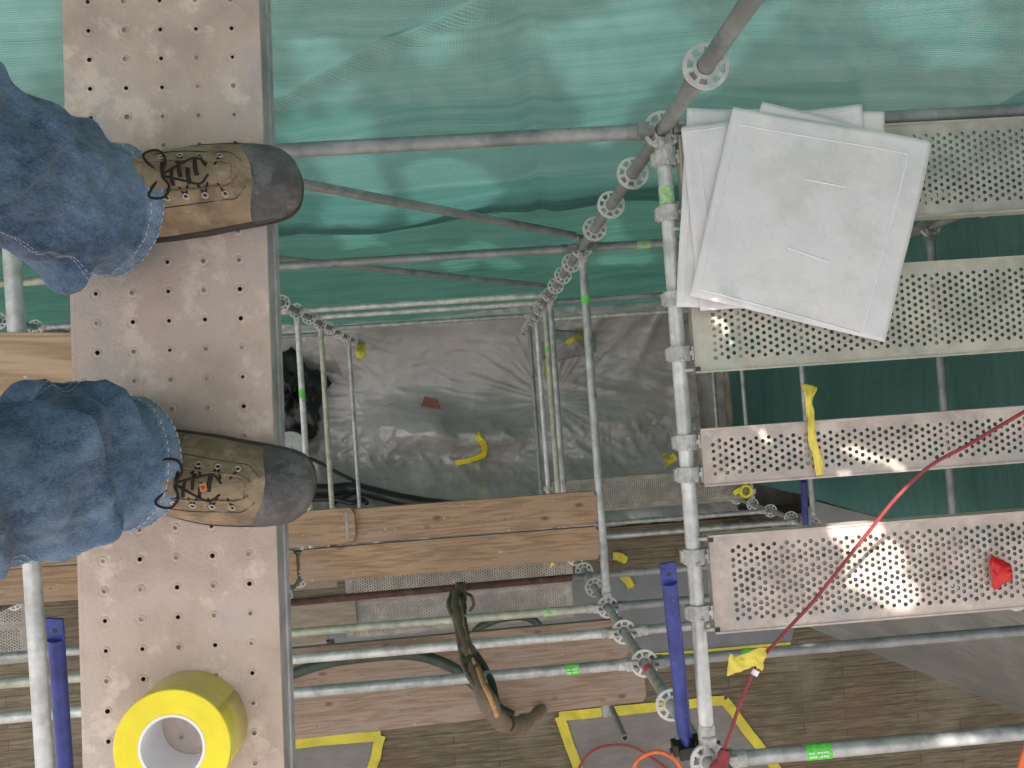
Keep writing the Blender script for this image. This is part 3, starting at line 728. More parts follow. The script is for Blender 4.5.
# hanging polythene at the right, from the floor edge up
m = MB()
A0, A1 = at(742, 600, 8.88), at(1075, 734, 8.88)
B0, B1 = Vector((3.05, -1.1, ZR + 1.6)), Vector((3.15, -1.1, ZR + 5.6))
def pf(a, b):
    p = A0.lerp(A1, a).lerp(B0.lerp(B1, a), b)
    p += Vector((.3, -.5, .5)) * (.05 * math.sin(b * math.pi) * fbm(Vector((a * 3, b * 1.0, 2)), 2)) + Vector((0, -.3, .3)) * .05 * math.sin(b * math.pi) * ridge(Vector((a * 7 + b * 2, b * .5, 3)), 2)
    p.z += .012 if b == 0 else 0
    return p
m.grid(pf, 90, 50); o = m.build('plastic_sheet', 'poly_side'); tag(o, 'smooth grey plastic sheet sloping up from the boarded floor at lower right', 'plastic sheet')
# roll / tube end lying by that sheet
ra, rb = at(800, 604, 8.80), at(857, 634, 8.80); ra.z = rb.z = ZR + .075
m = MB(); m.tube(ra, rb, .07, 20, .05); o = m.build('pipe', 'galv_dark'); tag(o, 'short dark pipe lying under the lowest perforated plank', 'pipe')

# crumpled polythene over the ground below the bay
def crumple(x, y):
    p = Vector((x, y, 0))
    s = max(0, min(1, (y - .15) / .9))                       # rises to the net
    e = max(0, min(1, (-.55 - y) / .95))                     # rises to the floor edge
    z = .10 + .30 * s * s + 1.34 * (e * e * (3 - 2 * e))
    lump = .42 * math.exp(-((x - .15) ** 2 / .30 + (y + .42) ** 2 / .05)) + .20 * math.exp(-((x + .45) ** 2 / .03 + (y + .30) ** 2 / .04)) + .26 * math.exp(-((x + .75) ** 2 / .2 + (y + .25) ** 2 / .1)) + .22 * math.exp(-((x - 1.45) ** 2 / .5 + (y + .4) ** 2 / .1))
    # tension folds fanning out from two ties
    fan = 0
    for (ox, oy, am, fr, fall) in ((.98, -.02, .030, 4.5, .8), (2.6, 1.3, .032, 2.6, .35), (-1.9, 1.2, .022, 3.2, .6)):
        dx, dy = x - ox, y - oy; a_ = math.atan2(dy, -dx); rr = math.hypot(dx, dy)
        rg = (1 - abs(noise.noise(Vector((a_ * fr, ox * 3, rr * .25)))) * 2.2) ** 3
        fan += am * rg * math.exp(-rr * fall) * min(1, rr * 2.5)
    w = max(.12, 1 - 1.5 * max(0, min(1, (y + .45) / .6)))
    z += lump + fan + w * (.075 * ridge(p * 1.5 + Vector((3, 1, 0)), 4) + .05 * fbm(p * 3.1, 4)) + .014 * ridge(Vector((x * .9 - y, y * 4 + x * 1.0, 1)), 3)
    return z
m = MB()
m.grid(lambda a, b: Vector((-5.2 + 8.1 * a, -1.46 + 2.85 * b, crumple(-5.2 + 8.1 * a, -1.46 + 2.85 * b))), 420, 190)
o = m.build('plastic_sheet', 'poly'); tag(o, 'crumpled shiny grey plastic sheet covering the ground at the centre', 'plastic sheet')
def onpoly(u, v, up=.01):
    d = 10.2
    for _ in range(12):
        p = at(u, v, d); d = HC - crumple(p.x, p.y)
    p = at(u, v, d - up); return p
# things showing through / lying on the plastic
c = onpoly(431, 403, .0)
def rc(a, b):
    x, y = (a - .5) * (.26 - .1 * b), (b - .5) * .13 - .05 * (a - .5); return Vector((x, y, crumple(c.x + x, c.y + y) - c.z + .012 + .012 * noise.noise(Vector((a * 3, b * 3, 1)))))
m = MB(); m.grid(rc, 14, 10)
o = m.build('red_cloth', 'red_dull', None, .004); o.location = c; tag(o, 'dull red cloth lying on the grey plastic, upper middle', 'cloth')
def ribbon(name, pts, width, mat, label, cat, group=None, jag=.25, th=.0015, sub=5, seed=0, up=Vector((0, 0, 1)), fold=.25):
    P = smooth_path([Vector(p) for p in pts], sub); n = len(P); o0 = P[0].copy(); m = MB(); vs = []
    for i, p in enumerate(P):
        d = (P[min(i + 1, n - 1)] - P[max(i - 1, 0)]).normalized(); s = d.cross(up).normalized(); nn = s.cross(d)
        w = (width(i / (n - 1)) if callable(width) else width) * (1 + jag * noise.noise(Vector((i * .45, seed, 0))))
        for k in range(7):
            q = k / 6 - .5
            vs.append(p - o0 + s * (q * w) + nn * (fold * w * noise.noise(Vector((q * 4, i * .35, seed))) + .0))
    m.add(vs, [(i * 7 + k, i * 7 + k + 1, (i + 1) * 7 + k + 1, (i + 1) * 7 + k) for i in range(n - 1) for k in range(6)], 0, True)
    o = m.build(name, mat, None, th); o.location = o0
    return tag(o, label, cat, group)
G = 'scraps of yellow tape'
ribbon('yellow_tape', [onpoly(455, 463, .03), onpoly(470, 460, .05), onpoly(483, 455, .06), onpoly(484, 445, .07), onpoly(479, 437, .05), onpoly(480, 432, .03)], .07, 'yellow', 'bent strip of yellow tape lying on the crumpled grey plastic', 'tape', G, .4, seed=3, fold=.5)
ribbon('yellow_tape', [at(361, 343, 9.1), at(361, 350, 9.0), at(360, 358, 9.0)], .10, 'yellow_dull', 'small yellow tape tag at the left top edge of the grey plastic', 'tape', G, .4, seed=4)
ribbon('yellow_tape', [at(676, 456, 6.3), at(671, 459, 6.3), at(664, 461, 6.25)], lambda t: .05 + .05 * t, 'yellow_dull', 'yellow tape tag peeking out left of the long pale pole', 'tape', G, .5, seed=5)
ribbon('yellow_tape', [at(613, 556, 8.85), at(620, 557, 8.84), at(627, 561, 8.86)], .09, 'yellow_dull', 'small yellow tape scrap on the boards right of the timber ends', 'tape', G, .5, seed=6)
ribbon('yellow_tape', [at(622, 575, 8.85), at(628, 581, 8.84), at(632, 588, 8.86)], .09, 'yellow_dull', 'yellow tape scrap on the blue grey sheet left of the blue tube', 'tape', G, .5, seed=7)
ribbon('yellow_tape', [at(543, 562, 6.2), at(551, 561, 6.18), at(553, 566, 6.2)], .035, 'yellow', 'tiny yellow tape scrap under the lower timber board', 'tape', G, .5, seed=8)
ribbon('yellow_tape', [at(860, 626, 8.85), at(872, 624, 8.8), at(880, 619, 8.85)], .09, 'yellow_dull', 'faint yellow tape scrap on the plastic under the lowest plank', 'tape', G, .5, seed=9)
# yellow ring on the end of the far plank
t = thing('tape_ring', 'small yellow ring of tape on the end of the far perforated plank', 'tape', at(746, 491, 8.05))
m = MB(); m.sweep([Vector((.055 * math.cos(k * math.pi / 6), .055 * math.sin(k * math.pi / 6), 0)) for k in range(13)], .016, 8); m.build('ring', 'yellow', t)
m = MB(); m.box((-.09, .0, -.01), (.08, .05, .004), Matrix.Rotation(.5, 3, 'Z')); m.build('tail', 'yellow', t)
# sheeting bundle with yellow tape beside the bundle of poles
c = onpoly(570, 345, .0)
m = MB(); m.grid(lambda a, b: Vector(((a - .5) * .62, (b - .5) * .42 * (1 - .4 * a), .10 * math.sin(a * math.pi) * math.sin(b * math.pi) + .03 * fbm(Vector((a * 4, b * 4, 5)), 3))), 24, 18)
o = m.build('sheet_bundle', 'mulch', None, .01); o.location = c + Vector((0, 0, .12)); tag(o, 'pale bundle of sheeting behind the bundle of poles, by the net', 'sheeting')
ribbon('yellow_tape', [at(545, 356, 9.55), at(548, 366, 9.5), at(545, 375, 9.5)], .06, 'yellow_dull', 'dusty yellow tape fluttering between the bundled poles', 'tape', G, .6, seed=11, fold=.6)
ribbon('yellow_tape', [at(566, 344, 9.5), at(574, 339, 9.45), at(583, 335, 9.5)], .07, 'yellow_dull', 'yellow tape on the pale bundle of sheeting by the net', 'tape', G, .6, seed=12, fold=.6)

# dark clutter at the left below the boot
c = onpoly(300, 395, 0)
m = MB(); bm_pts = []
def bag(a, b):
    th_, ph = a * 2 * math.pi, b * math.pi; rr = 1 + .75 * fbm(Vector((math.cos(th_) * 1.6, math.sin(th_) * 1.6, ph * 1.5)), 4)
    return Vector((.30 * math.sin(ph) * math.cos(th_) * rr, .42 * math.sin(ph) * math.sin(th_) * rr, .22 * math.cos(ph) * rr))
m.grid(bag, 36, 22); o = m.build('black_bag', 'black'); o.location = c + Vector((0, 0, .22)); tag(o, 'black plastic bag left of the shiny pole with the green band', 'bag')
t = thing('bucket', 'round grey white tub between the boot toe and the shiny pole', 'bucket', onpoly(297, 447, 0) + Vector((0, 0, .05)))
m = MB()
prof = [(.0, 0), (.15, 0), (.19, .3), (.205, .3), (.205, .33), (.185, .33), (.145, .03), (0, .03)]
def lathe(m, prof, seg=28, mi=0):
    vs = [(r * math.cos(2 * math.pi * k / seg), r * math.sin(2 * math.pi * k / seg), z) for r, z in prof for k in range(seg)]
    m.add(vs, [(i * seg + k, i * seg + (k + 1) % seg, (i + 1) * seg + (k + 1) % seg, (i + 1) * seg + k) for i in range(len(prof) - 1) for k in range(seg)], mi, False)
lathe(m, [(.0, 0), (.17, 0), (.2, .28), (.21, .28), (.21, .32), (.19, .325), (.03, .33), (.03, .35), (0, .35)]); m.build('tub', 'bucket', t)
m = MB(); m.sweep([Vector((.2 * math.cos(a), .06 + .2 * math.sin(a) * .9, .3 + .05 * math.sin(a))) for a in [k * math.pi / 8 for k in range(9)]], .006, 6); m.build('handle', 'black', t)
def hose(name, pts, r, mat, label, cat, seg=12, wob=0, parent=None):
    m = MB(); o0 = Vector(pts[0]); m.sweep([Vector(p) - o0 for p in pts], r, seg, 0, 8, wob=wob)
    o = m.build(name, mat); o.location = o0; tag(o, label, cat); return o
hose('black_pipe', [onpoly(u, v, .16) for u, v in ((262, 486), (300, 489), (330, 490), (352, 488), (375, 493), (405, 500), (445, 506), (480, 507))], .075, 'black', 'fat black pipe lying on the plastic above the timber boards', 'pipe')
hose('black_cable', [onpoly(u, v, .2) for u, v in ((300, 455), (318, 462), (340, 474), (355, 482), (354, 492), (335, 503), (330, 515))], .022, 'black', 'thin black cable looping beside the fat black pipe', 'cable')
hose('black_cable', [onpoly(u, v, .25) for u, v in ((262, 497), (290, 500), (330, 499), (352, 503), (360, 499), (367, 503))], .03, 'black', 'black cable lying just above the banded board end', 'cable')

# ------------------------------------------------------------------ safety nets
SUN_EL, SUN_AZ = R(52), R(-16)              # azimuth from +Y, negative = towards -X
SD = Vector((math.sin(SUN_AZ) * math.cos(SUN_EL), math.cos(SUN_AZ) * math.cos(SUN_EL), math.sin(SUN_EL)))
YNET = 1.03
def net_hole(u, v, d):
    p = at(u, v, d); t_ = (YNET - p.y) / SD.y; q = p + SD * t_; return q.x, q.z
SLITS = []  # slits added to the net out of view, throwing sun patches below
for (ua, va, ub, vb, w) in ((858, 540, 888, 584, .10), (850, 452, 900, 474, .016), (755, 428, 786, 458, .012), (716, 322, 748, 364, .014), (942, 745, 970, 742, .030), (900, 640, 925, 638, .032), (838, 476, 850, 478, .008)):
    SLITS.append((net_hole(ua, va, 2.586), net_hole(ub, vb, 2.586), w))
def in_slit(x, z):
    for (a, b, w) in SLITS:
        dx, dz = b[0] - a[0], b[1] - a[1]; l2 = dx * dx + dz * dz
        t_ = max(0, min(1, ((x - a[0]) * dx + (z - a[1]) * dz) / l2)); d = math.hypot(x - a[0] - t_ * dx, z - a[1] - t_ * dz)
        if d < w * (1 + .5 * noise.noise(Vector((x * 9, z * 9, 0)))): return True
    return False
def net_y(x, z, lower=False):
    p = Vector((x, 0, z))
    y = .07 * fbm(Vector((x * .7, 5 if lower else 1, z * .55)), 3)
    # long slack creases, nearly level
    y += .012 * ridge(Vector((x * .30 + (9 if lower else 0), 0, z * 1.7 + x * .12)), 2) + .0025 * noise.noise(Vector((x * .5, 3, z * 11)))
    # a few slanting tension folds
    for (x0, z0, sl, ww, am) in ((-.75, 8.6, -.55, .10, .012), (-.30, 8.4, -.25, .05, .008), (1.6, 8.9, .8, .10, .022), (.35, 7.0, .1, .05, .02), (-1.1, 7.4, -1.1, .05, .03)):
        dd = (x - x0) - sl * (z0 - z); y += am * math.exp(-(dd / ww) ** 2)
    return y + max(0, -.02)
m = MB()
X0n, X1n, Z0n, Z1n = -8.5, 3.0, 6.05, HI + .6
def nf(a, b):
    x, z = X0n + (X1n - X0n) * a, Z0n + (Z1n - Z0n) * b
    edge = math.exp(-(z - Z0n) / .12); zz = z + edge * .10 * noise.noise(Vector((x * 1.2, 0, 7)))
    return Vector((x, YNET + net_y(x, z) - .0 + edge * .05 * noise.noise(Vector((x * 2.5, 0, 3))), zz))
m.grid(nf, 560, 330, 0, True, lambda a, b: in_slit(X0n + (X1n - X0n) * a, Z0n + (Z1n - Z0n) * b))
o = m.build('safety_net', 'net'); tag(o, 'pale teal debris net filling the top of the picture, upper length', 'safety net', 'green debris nets')
m = MB(); Z0l, Z1l = .01, 6.35
def nl(a, b):
    x, z = X0n + (X1n - X0n) * a, Z0l + (Z1l - Z0l) * b
    cr = .035 * ridge(Vector((x * .40, 2, z * 2.0)), 3)
    return Vector((x, YNET + .09 + net_y(x, z, True) + cr - .03, z))
m.grid(nl, 300, 240)
o = m.build('safety_net', 'net_deep'); tag(o, 'deeper green debris net below the upper one, behind the shiny tubes', 'safety net', 'green debris nets')
m = MB(); XR = 2.97
def nr(a, b):
    y, z = 1.08 - 2.14 * a, 1.2 + (HI - .6) * b
    return Vector((XR + .05 * fbm(Vector((y * .8, 2, z * .5)), 3) + .02 * ridge(Vector((z * 1.8, 3, y * .4)), 3), y, z))
m.grid(nr, 120, 260)
o = m.build('safety_net', 'net_shade'); tag(o, 'dark green debris net seen in the gaps between the perforated planks', 'safety net', 'green debris nets')

# added unseen sheet outside the net; its cut gaps shape sun patches on the net
PATCH = [[(296, 20), (335, 28), (347, 60), (362, 100), (372, 150), (380, 200), (350, 215), (322, 208), (324, 150), (312, 95), (296, 60)],
         [(268, 58), (292, 80), (330, 140), (376, 196), (352, 204), (316, 165), (272, 92)],
         [(532, 45), (600, 8), (668, -10), (705, 55), (640, 112), (606, 156), (566, 96), (548, 70)],
         [(765, 8), (800, -10), (768, 40), (704, 112), (682, 106), (728, 52)],
         [(400, 160), (470, 148), (505, 188), (452, 216), (404, 206)], [(-40, -40), (64, -40), (66, 70), (20, 90), (-40, 100)],
         [(860, -10), (960, -10), (1000, 40), (930, 62), (880, 30)], [(420, -10), (470, -10), (455, 40), (425, 60), (405, 30)],
         [(330, 232), (372, 240), (392, 262), (350, 262)], [(440, 262), (520, 258), (530, 276), (450, 280)], [(610, 232), (655, 262), (640, 285), (600, 268)]]
MINV = MROT.transposed()
def pix(p):
    q = MINV @ (Vector(p) - Vector((0, 0, HC))); return 512 + F * q.x / -q.z, 384 - F * q.y / -q.z
def inside(u, v, P):
    c = False
    for (x0, y0), (x1, y1) in zip(P, P[1:] + P[:1]):
        if (y0 > v) != (y1 > v) and u < (x1 - x0) * (v - y0) / (y1 - y0) + x0: c = not c
    return c
YO = 5.5
def gap(x, z):
    t_ = (YO - YNET) / SD.y; nx_, nz_ = x - SD.x * t_, z - SD.z * t_
    for (a, b, w) in SLITS:
        dx, dz = b[0] - a[0], b[1] - a[1]; k = max(0, min(1, ((nx_ - a[0]) * dx + (nz_ - a[1]) * dz) / (dx * dx + dz * dz)))
        if math.hypot(nx_ - a[0] - k * dx, nz_ - a[1] - k * dz) < w * 1.5 + .13: return True
    if nz_ > HC - 1.2: return False
    u, v = pix((nx_, YNET + .04, nz_)); wob = 12 * noise.noise(Vector((u * .03, v * .03, 1)))
    return any(inside(u + wob, v - wob, P) for P in PATCH)
m = MB(); OX0, OX1, OZ0, OZ1 = -9.0, 5.0, 2.0, HI + 9
m.grid(lambda a, b: Vector((OX0 + (OX1 - OX0) * a, YO + .06 * fbm(Vector((a * 9, b * 9, 4)), 3), OZ0 + (OZ1 - OZ0) * b)), 300, 400, 0, True, lambda a, b: gap(OX0 + (OX1 - OX0) * a, OZ0 + (OZ1 - OZ0) * b))
o = m.build('sun_mask_sheet', 'outer'); tag(o, 'unseen sheet added beyond the net, dimming it except where cut gaps pass sun', 'sheeting')

# ------------------------------------------------------------------ white sheets on the planks
def sheet(corners, d, label, seed, seams=(), border=None, th=.004, curl=.012):
    P = [at(u, v, d) for u, v in corners]; c = sum(P, Vector()) / 4
    t = thing('white_sheet', label, 'sheet', c, None, 'large white square sheets')
    Q = [p - c for p in P]
    def fn(a, b):
        p = Q[0].lerp(Q[1], a).lerp(Q[3].lerp(Q[2], a), b)
        e = max(abs(a - .5), abs(b - .5)) * 2
        p.z = curl * (e ** 4) * fbm(Vector((a * 2.2 + seed, b * 2.2, 0)), 2) + .0012 * fbm(Vector((a * 9, b * 9, seed)), 3); return p
    m = MB(); m.grid(fn, 44, 44); m.build('sheet', 'white_sheet', t, th)
    m = MB()
    for (a0, b0, a1, b1, w) in seams:
        k = 14
        pts = [fn(a0 + (a1 - a0) * i / k, b0 + (b1 - b0) * i / k) + Vector((0, 0, th / 2 + .0006)) for i in range(k + 1)]
        dv = (pts[-1] - pts[0]).normalized(); s = Vector((-dv.y, dv.x, 0)) * w / 2; vs = []
        for p in pts: vs += [p - s, p + Vector((0, 0, .0022)), p + s]
        m.add(vs, [(3 * i + q, 3 * i + q + 1, 3 * i + q + 4, 3 * i + q + 3) for i in range(k) for q in (0, 1)], 0, False)
    if seams: m.build('seam', 'white_seam', t)
    return t
sheet([(687, 108), (884, 112), (880, 312), (676, 307)], 2.572, 'bottom white sheet, its straight left edge along the pale pole', 1, ((.035, .02, .035, .98, .004),))
sheet([(681, 127), (862, 104), (888, 296), (700, 311)], 2.562, 'white sheet with a faint brown stain, second from below in the stack', 2, ((.0, .03, .97, .03, .004), (.08, .1, .09, .95, .004)))
sheet([(762, 102), (928, 143), (882, 332), (700, 292)], 2.552, 'white sheet almost hidden, one corner peeking above the top sheet', 3)
sheet([(733, 107), (932, 141), (885, 342), (690, 296)], 2.538, 'top white sheet with two short creases and a folded border', 4,
      ((.045, .09, .04, .95, .005), (.90, .09, .88, .985, .007), (.03, .085, .90, .085, .004), (.04, .955, .88, .985, .006),
       (.425, .30, .625, .30, .006), (.42, .655, .63, .68, .006)))

# ------------------------------------------------------------------ tapes, cable and blue tubes
dT = 2.545
ribbon('yellow_tape', [at(810, 385, 2.56), at(809, 398, 2.545), at(810, 412, 2.555), at(812, 428, 2.545), at(812, 440, 2.553), at(817, 455, 2.548), at(820, 475, 2.553)],
       lambda t: .05 - .028 * min(1, t * 5) + .006 * t, 'yellow_pale', 'yellow tape knotted and hanging over the narrow perforated plank', 'tape', G, .25, seed=21, fold=.4)
ribbon('red_tape', [at(1000, 559, 2.565), at(1001, 566, 2.55), at(1002, 575, 2.55), at(1003, 585, 2.57)], .072, 'red', 'crumpled red tape scrap on the lowest perforated plank', 'tape', None, .08, seed=22, fold=.12)
# red cable with plug-like end at the bottom
cab = [at(716, 790, 2.50), at(722, 763, 2.5), at(724, 750, 2.5), at(732, 728, 2.49), (at(744, 693, 2.48)), at(760, 662, 2.47), at(785, 632, 2.46), at(812, 603, 2.45), at(840, 568, 2.42), at(870, 530, 2.38), at(898, 496, 2.34), at(930, 466, 2.3), at(968, 445, 2.26), at(1010, 420, 2.22), at(1080, 380, 2.1)]
t = thing('red_cable', 'thin red cable crossing the perforated planks diagonally to the bottom', 'cable', cab[0])
m = MB(); m.sweep([p - cab[0] for p in cab], .0054, 10); m.build('cord', 'red_cord', t)
m = MB(); c = cab[1] - cab[0]; m.sweep([c + Vector((-.035, -.03, 0)), c + Vector((-.015, -.01, 0)), c, c + Vector((.008, .025, 0)), c + Vector((.012, .04, 0))], lambda s: .014 + .006 * math.sin(s * math.pi), 10, wob=.3); m.build('knot', 'red_cord', t)
m = MB(); m.tube(at(754, 675, 2.465) - cab[0], at(756.5, 670, 2.465) - cab[0], .011, 10); m.build('clip', 'white_seam', t)
ribbon('yellow_tape', [at(728, 664, 2.45), at(736, 665, 2.445), at(746, 661, 2.45), at(756, 658, 2.44), at(765, 659, 2.45)], lambda s: .070 - .03 * math.sin(s * 3.0) + .01 * s, 'yellow_pale', 'yellow tape flag wrapped on the red cable near the pale pole', 'tape', G, .2, seed=24, fold=.3)

def blue_tube(u0, v0, u1, v1, d0, d1, label, clamp=True, r=.0245):
    a, b = at(u0, v0, d0), at(u1, v1, d1); dv = (b - a); L = dv.length
    t = thing('blue_tube', label, 'scaffold tube', a, dv.to_track_quat('X', 'Z').to_euler(), 'blue painted tubes')
    m = MB(); m.tube((.05, 0, 0), (L - .06, 0, 0), r, 20); m.build('tube', 'blue', t)
    m = MB()                                   # flattened drilled end
    m.box((.018, 0, .0), (.075, .052, .010)); m.tube((.02, .0, .004), (.02, .0, .0056), .008, 12, mi=1); m.build('flat_end', ['blue', 'hole'], t, 0, .003)
    m = MB(); vs = []
    n = 16
    for k in range(n):
        an = 2 * math.pi * k / n; vs.append((L - .065, r * math.cos(an), r * math.sin(an)))
    for k in range(n):
        an = 2 * math.pi * k / n; vs.append((L - .01, .011 * math.cos(an), .02 * math.sin(an)))
    m.add(vs, [(k, (k + 1) % n, n + (k + 1) % n, n + k) for k in range(n)] + [tuple(range(n, 2 * n))], 0, True); m.build('pinched_end', 'blue', t)
    if clamp:
        m = MB(); m.box((L + .005, 0, 0), (.05, .055, .05)); m.tube((L + .0, -.055, .0), (L + .0, .055, .0), .009, 10); m.box((L - .02, .035, .01), (.05, .02, .04)); m.box((L - .02, -.04, .01), (.045, .018, .04)); m.build('clamp', 'black', t, 0, .003)
        m = MB(); m.tube((L - .005, .04, .01), (L - .005, .115, .01), .007, 8); m.build('bolt', 'rust', t)
    return t
blue_tube(668, 568, 686, 748, 2.50, 2.72, 'blue tube with drilled flat end standing next to the long pale pole')
blue_tube(55, 624, 68, 810, 2.55, 2.72, 'blue tube with drilled flat end in the lower left corner')
blue_tube(803, 476, 806, 530, 6.3, 6.6, 'short dark blue tube far down below the narrow perforated plank', False)

# tied dirty hose hanging over the boards
H = [at(456, 592, 5.34), at(455, 604, 5.0), at(459, 622, 4.5), at(466, 645, 4.0), at(473, 665, 3.72), at(482, 690, 3.46), at(493, 711, 3.44), at(505, 724, 3.62), at(521, 724, 3.95), at(536, 714, 4.4), at(546, 704, 4.85), at(552, 690, 5.0)]
t = thing('tied_hose', 'thick dirty brown hose hanging from the rusty tube over the greyed boards', 'hose', H[0])
m = MB(); m.sweep([p - H[0] for p in H], lambda s: .026 + .010 * min(1, s * 1.6) - .012 * max(0, s - .75) * 4, 14, wob=.45); m.build('hose', 'hose', t)
Hb = [p + Vector((.035 + .02 * math.sin(i * 1.7), -.01, -.035)) for i, p in enumerate(H[:8])]
m = MB(); m.sweep([p - H[0] for p in Hb], .016, 8, wob=.3); m.build('strand', 'hose_green', t)
Hc = [p + Vector((-.03 - .012 * math.sin(i * 2.1), .0, .015)) for i, p in enumerate(H[:8])]
m = MB(); m.sweep([p - H[0] for p in Hc], .013, 8, wob=.3); m.build('strand', 'hose', t)
for k, (u, v, d) in enumerate(((472, 664, 3.73), (487, 700, 3.45), (506, 723, 3.63))):
    c = at(u, v, d) - H[0]; m = MB(); dd = (H[5] - H[3]).normalized() if k < 2 else (H[8] - H[6]).normalized()
    m.tube(c - dd * .02, c + dd * .02, .040, 14); m.build('tape_wrap', 'sole', t)
m = MB(); c = H[0] - H[0]
for k in range(4):
    rr = .055; m.sweep([c + Vector((.01 + k * .016, rr * math.cos(a), rr * math.sin(a))) for a in [q * math.pi / 6 for q in range(13)]], .011, 6)
m.sweep([c + Vector((.06, 0, .05)), c + Vector((.10, -.02, .07)), c + Vector((.11, -.08, .06)), c + Vector((.08, -.12, .05))], .010, 6)
m.build('lashing', 'hose', t)
m = MB(); m.sweep([p - H[0] for p in (at(461, 598, 5.2), at(463, 622, 4.42), at(468, 645, 3.92), at(475, 664, 3.64))], .008, 8); m.sweep([p - H[0] for p in (at(478, 668, 3.6), at(484, 685, 3.42), at(491, 700, 3.38), at(497, 716, 3.4))], .011, 8); m.build('rope', 'rope_orange', t)
hose('dark_hose', [at(240, 700, 4.5), at(268, 686, 4.5), at(292, 674, 4.5), at(330, 662, 4.5), at(375, 656, 4.5), at(415, 655, 4.5), at(450, 666, 4.52), at(475, 685, 4.54), at(495, 706, 4.56), at(512, 716, 4.57)], .030, 'hose_green', 'dark green hose arching across the greyed boards to the hanging hose', 'hose')
hose('thin_hose', [at(468, 660, 6.9), at(474, 634, 6.9), at(486, 624, 6.88), at(505, 618, 6.87), at(525, 617, 6.88), at(538, 624, 6.9), at(546, 640, 6.9)], .032, 'hose_green', 'thin dark loop of hose behind the topmost of the three tubes', 'hose')
hose('orange_cable', [at(570, 800, 8.8), at(580, 766, 8.75), at(594, 750, 8.72), at(615, 745, 8.7), at(635, 748, 8.72), at(655, 760, 8.75), at(690, 785, 8.8)], .013, 'red_cord', 'faded pink cable arc on the taped sheet at bottom centre', 'cable')
t = hose('orange_cable', [at(630, 800, 6.6), at(634, 768, 6.6), at(642, 757, 6.6), at(657, 752, 6.6), at(671, 757, 6.6), at(680, 768, 6.6), at(688, 800, 6.6)], .017, 'orange', 'bright orange cable loop at the bottom edge by the blue tube', 'cable')
hose('orange_cable', [at(1018, 790, 2.75), at(1021, 768, 2.75), at(1024, 756, 2.75), at(1032, 735, 2.75)], .012, 'orange', 'bit of orange cable in the bottom right corner', 'cable')

# ------------------------------------------------------------------ tape roll
c = (at(192, 725, 1.35)); c.z = FOOT.location.z
t = thing('tape_roll', 'roll of bright yellow tape with white core standing on the steel plank', 'tape roll', c + Vector((0, 0, .001)))
RO, RI, HT = .0885, .0505, .087; seg = 64
m = MB()
def cyl(m, r0, z0, r1, z1, mi, smooth=True):
    vs = [(r0 * math.cos(2 * math.pi * k / seg), r0 * math.sin(2 * math.pi * k / seg), z0) for k in range(seg)] + [(r1 * math.cos(2 * math.pi * k / seg), r1 * math.sin(2 * math.pi * k / seg), z1) for k in range(seg)]
    m.add(vs, [(k, (k + 1) % seg, seg + (k + 1) % seg, seg + k) for k in range(seg)], mi, smooth)
cyl(m, RO, 0, RO, HT - .0015, 1); cyl(m, RO, HT - .0015, RO - .0015, HT, 0)
prev = RO - .0015
for k in range(8):                                   # slightly stepped winding
    nr_ = RO - .0015 - (RO - .0015 - RI) * (k + 1) / 8; dz = random.uniform(-.0002, .0002)
    cyl(m, prev, HT + dz * .5, nr_, HT + dz * .5, 0, False); prev = nr_
m.build('tape', ['yellow', 'yellow_side'], t)
m = MB(); cyl(m, RI, 0, RI, HT + .0008, 0); cyl(m, RI, HT + .0008, RI - .004, HT + .0008, 0, False); cyl(m, RI - .004, HT + .0008, RI - .004, 0, 0); m.build('core', 'core', t)
m = MB(); aa = R(-20)
pts = [Vector((RO * math.cos(aa + k * .12), RO * math.sin(aa + k * .12), 0)) * (1.0 + .004 + .02 * max(0, 4 - k) ** 1.3 / 6) for k in range(9)]
vs = []
for p in pts: vs += [p + Vector((0, 0, .002)), p + Vector((0, 0, HT - .002))]
m.add(vs, [(2 * k, 2 * k + 2, 2 * k + 3, 2 * k + 1) for k in range(8)], 0, True); m.build('loose_end', 'yellow_side', t, .001)

# ------------------------------------------------------------------ person: boots and jeans
ZP = FOOT.location.z
person = thing('person', 'person in blue jeans and tan lace up work boots standing on the steel plank', 'person', (*at(110, 330, 1.35).xy, ZP))
P0 = Vector(person.location)
WS = 1.17
PROF = [(0.0, .020, .09), (.006, .034, .112), (.02, .046, .125), (.05, .054, .132), (.085, .058, .131), (.10, .0590, .127), (.12, .0600, .120), (.15, .0610, .109), (.18, .0590, .098), (.21, .0575, .089), (.24, .0550, .080), (.265, .0515, .071), (.285, .046, .063), (.299, .036, .054), (.307, .024, .046), (.311, .009, .036)]
def interp(x, col):
    for (a, b) in zip(PROF, PROF[1:]):
        if x <= b[0]:
            t_ = (x - a[0]) / (b[0] - a[0]); return a[col] + (b[col] - a[col]) * t_
    return PROF[-1][col]
XSEC = [0, .003, .008, .016, .03, .05, .07, .09, .11, .13, .145, .16, .175, .19, .205, .22, .2325, .245, .257, .268, .278, .287, .294, .300, .305, .3085, .311]
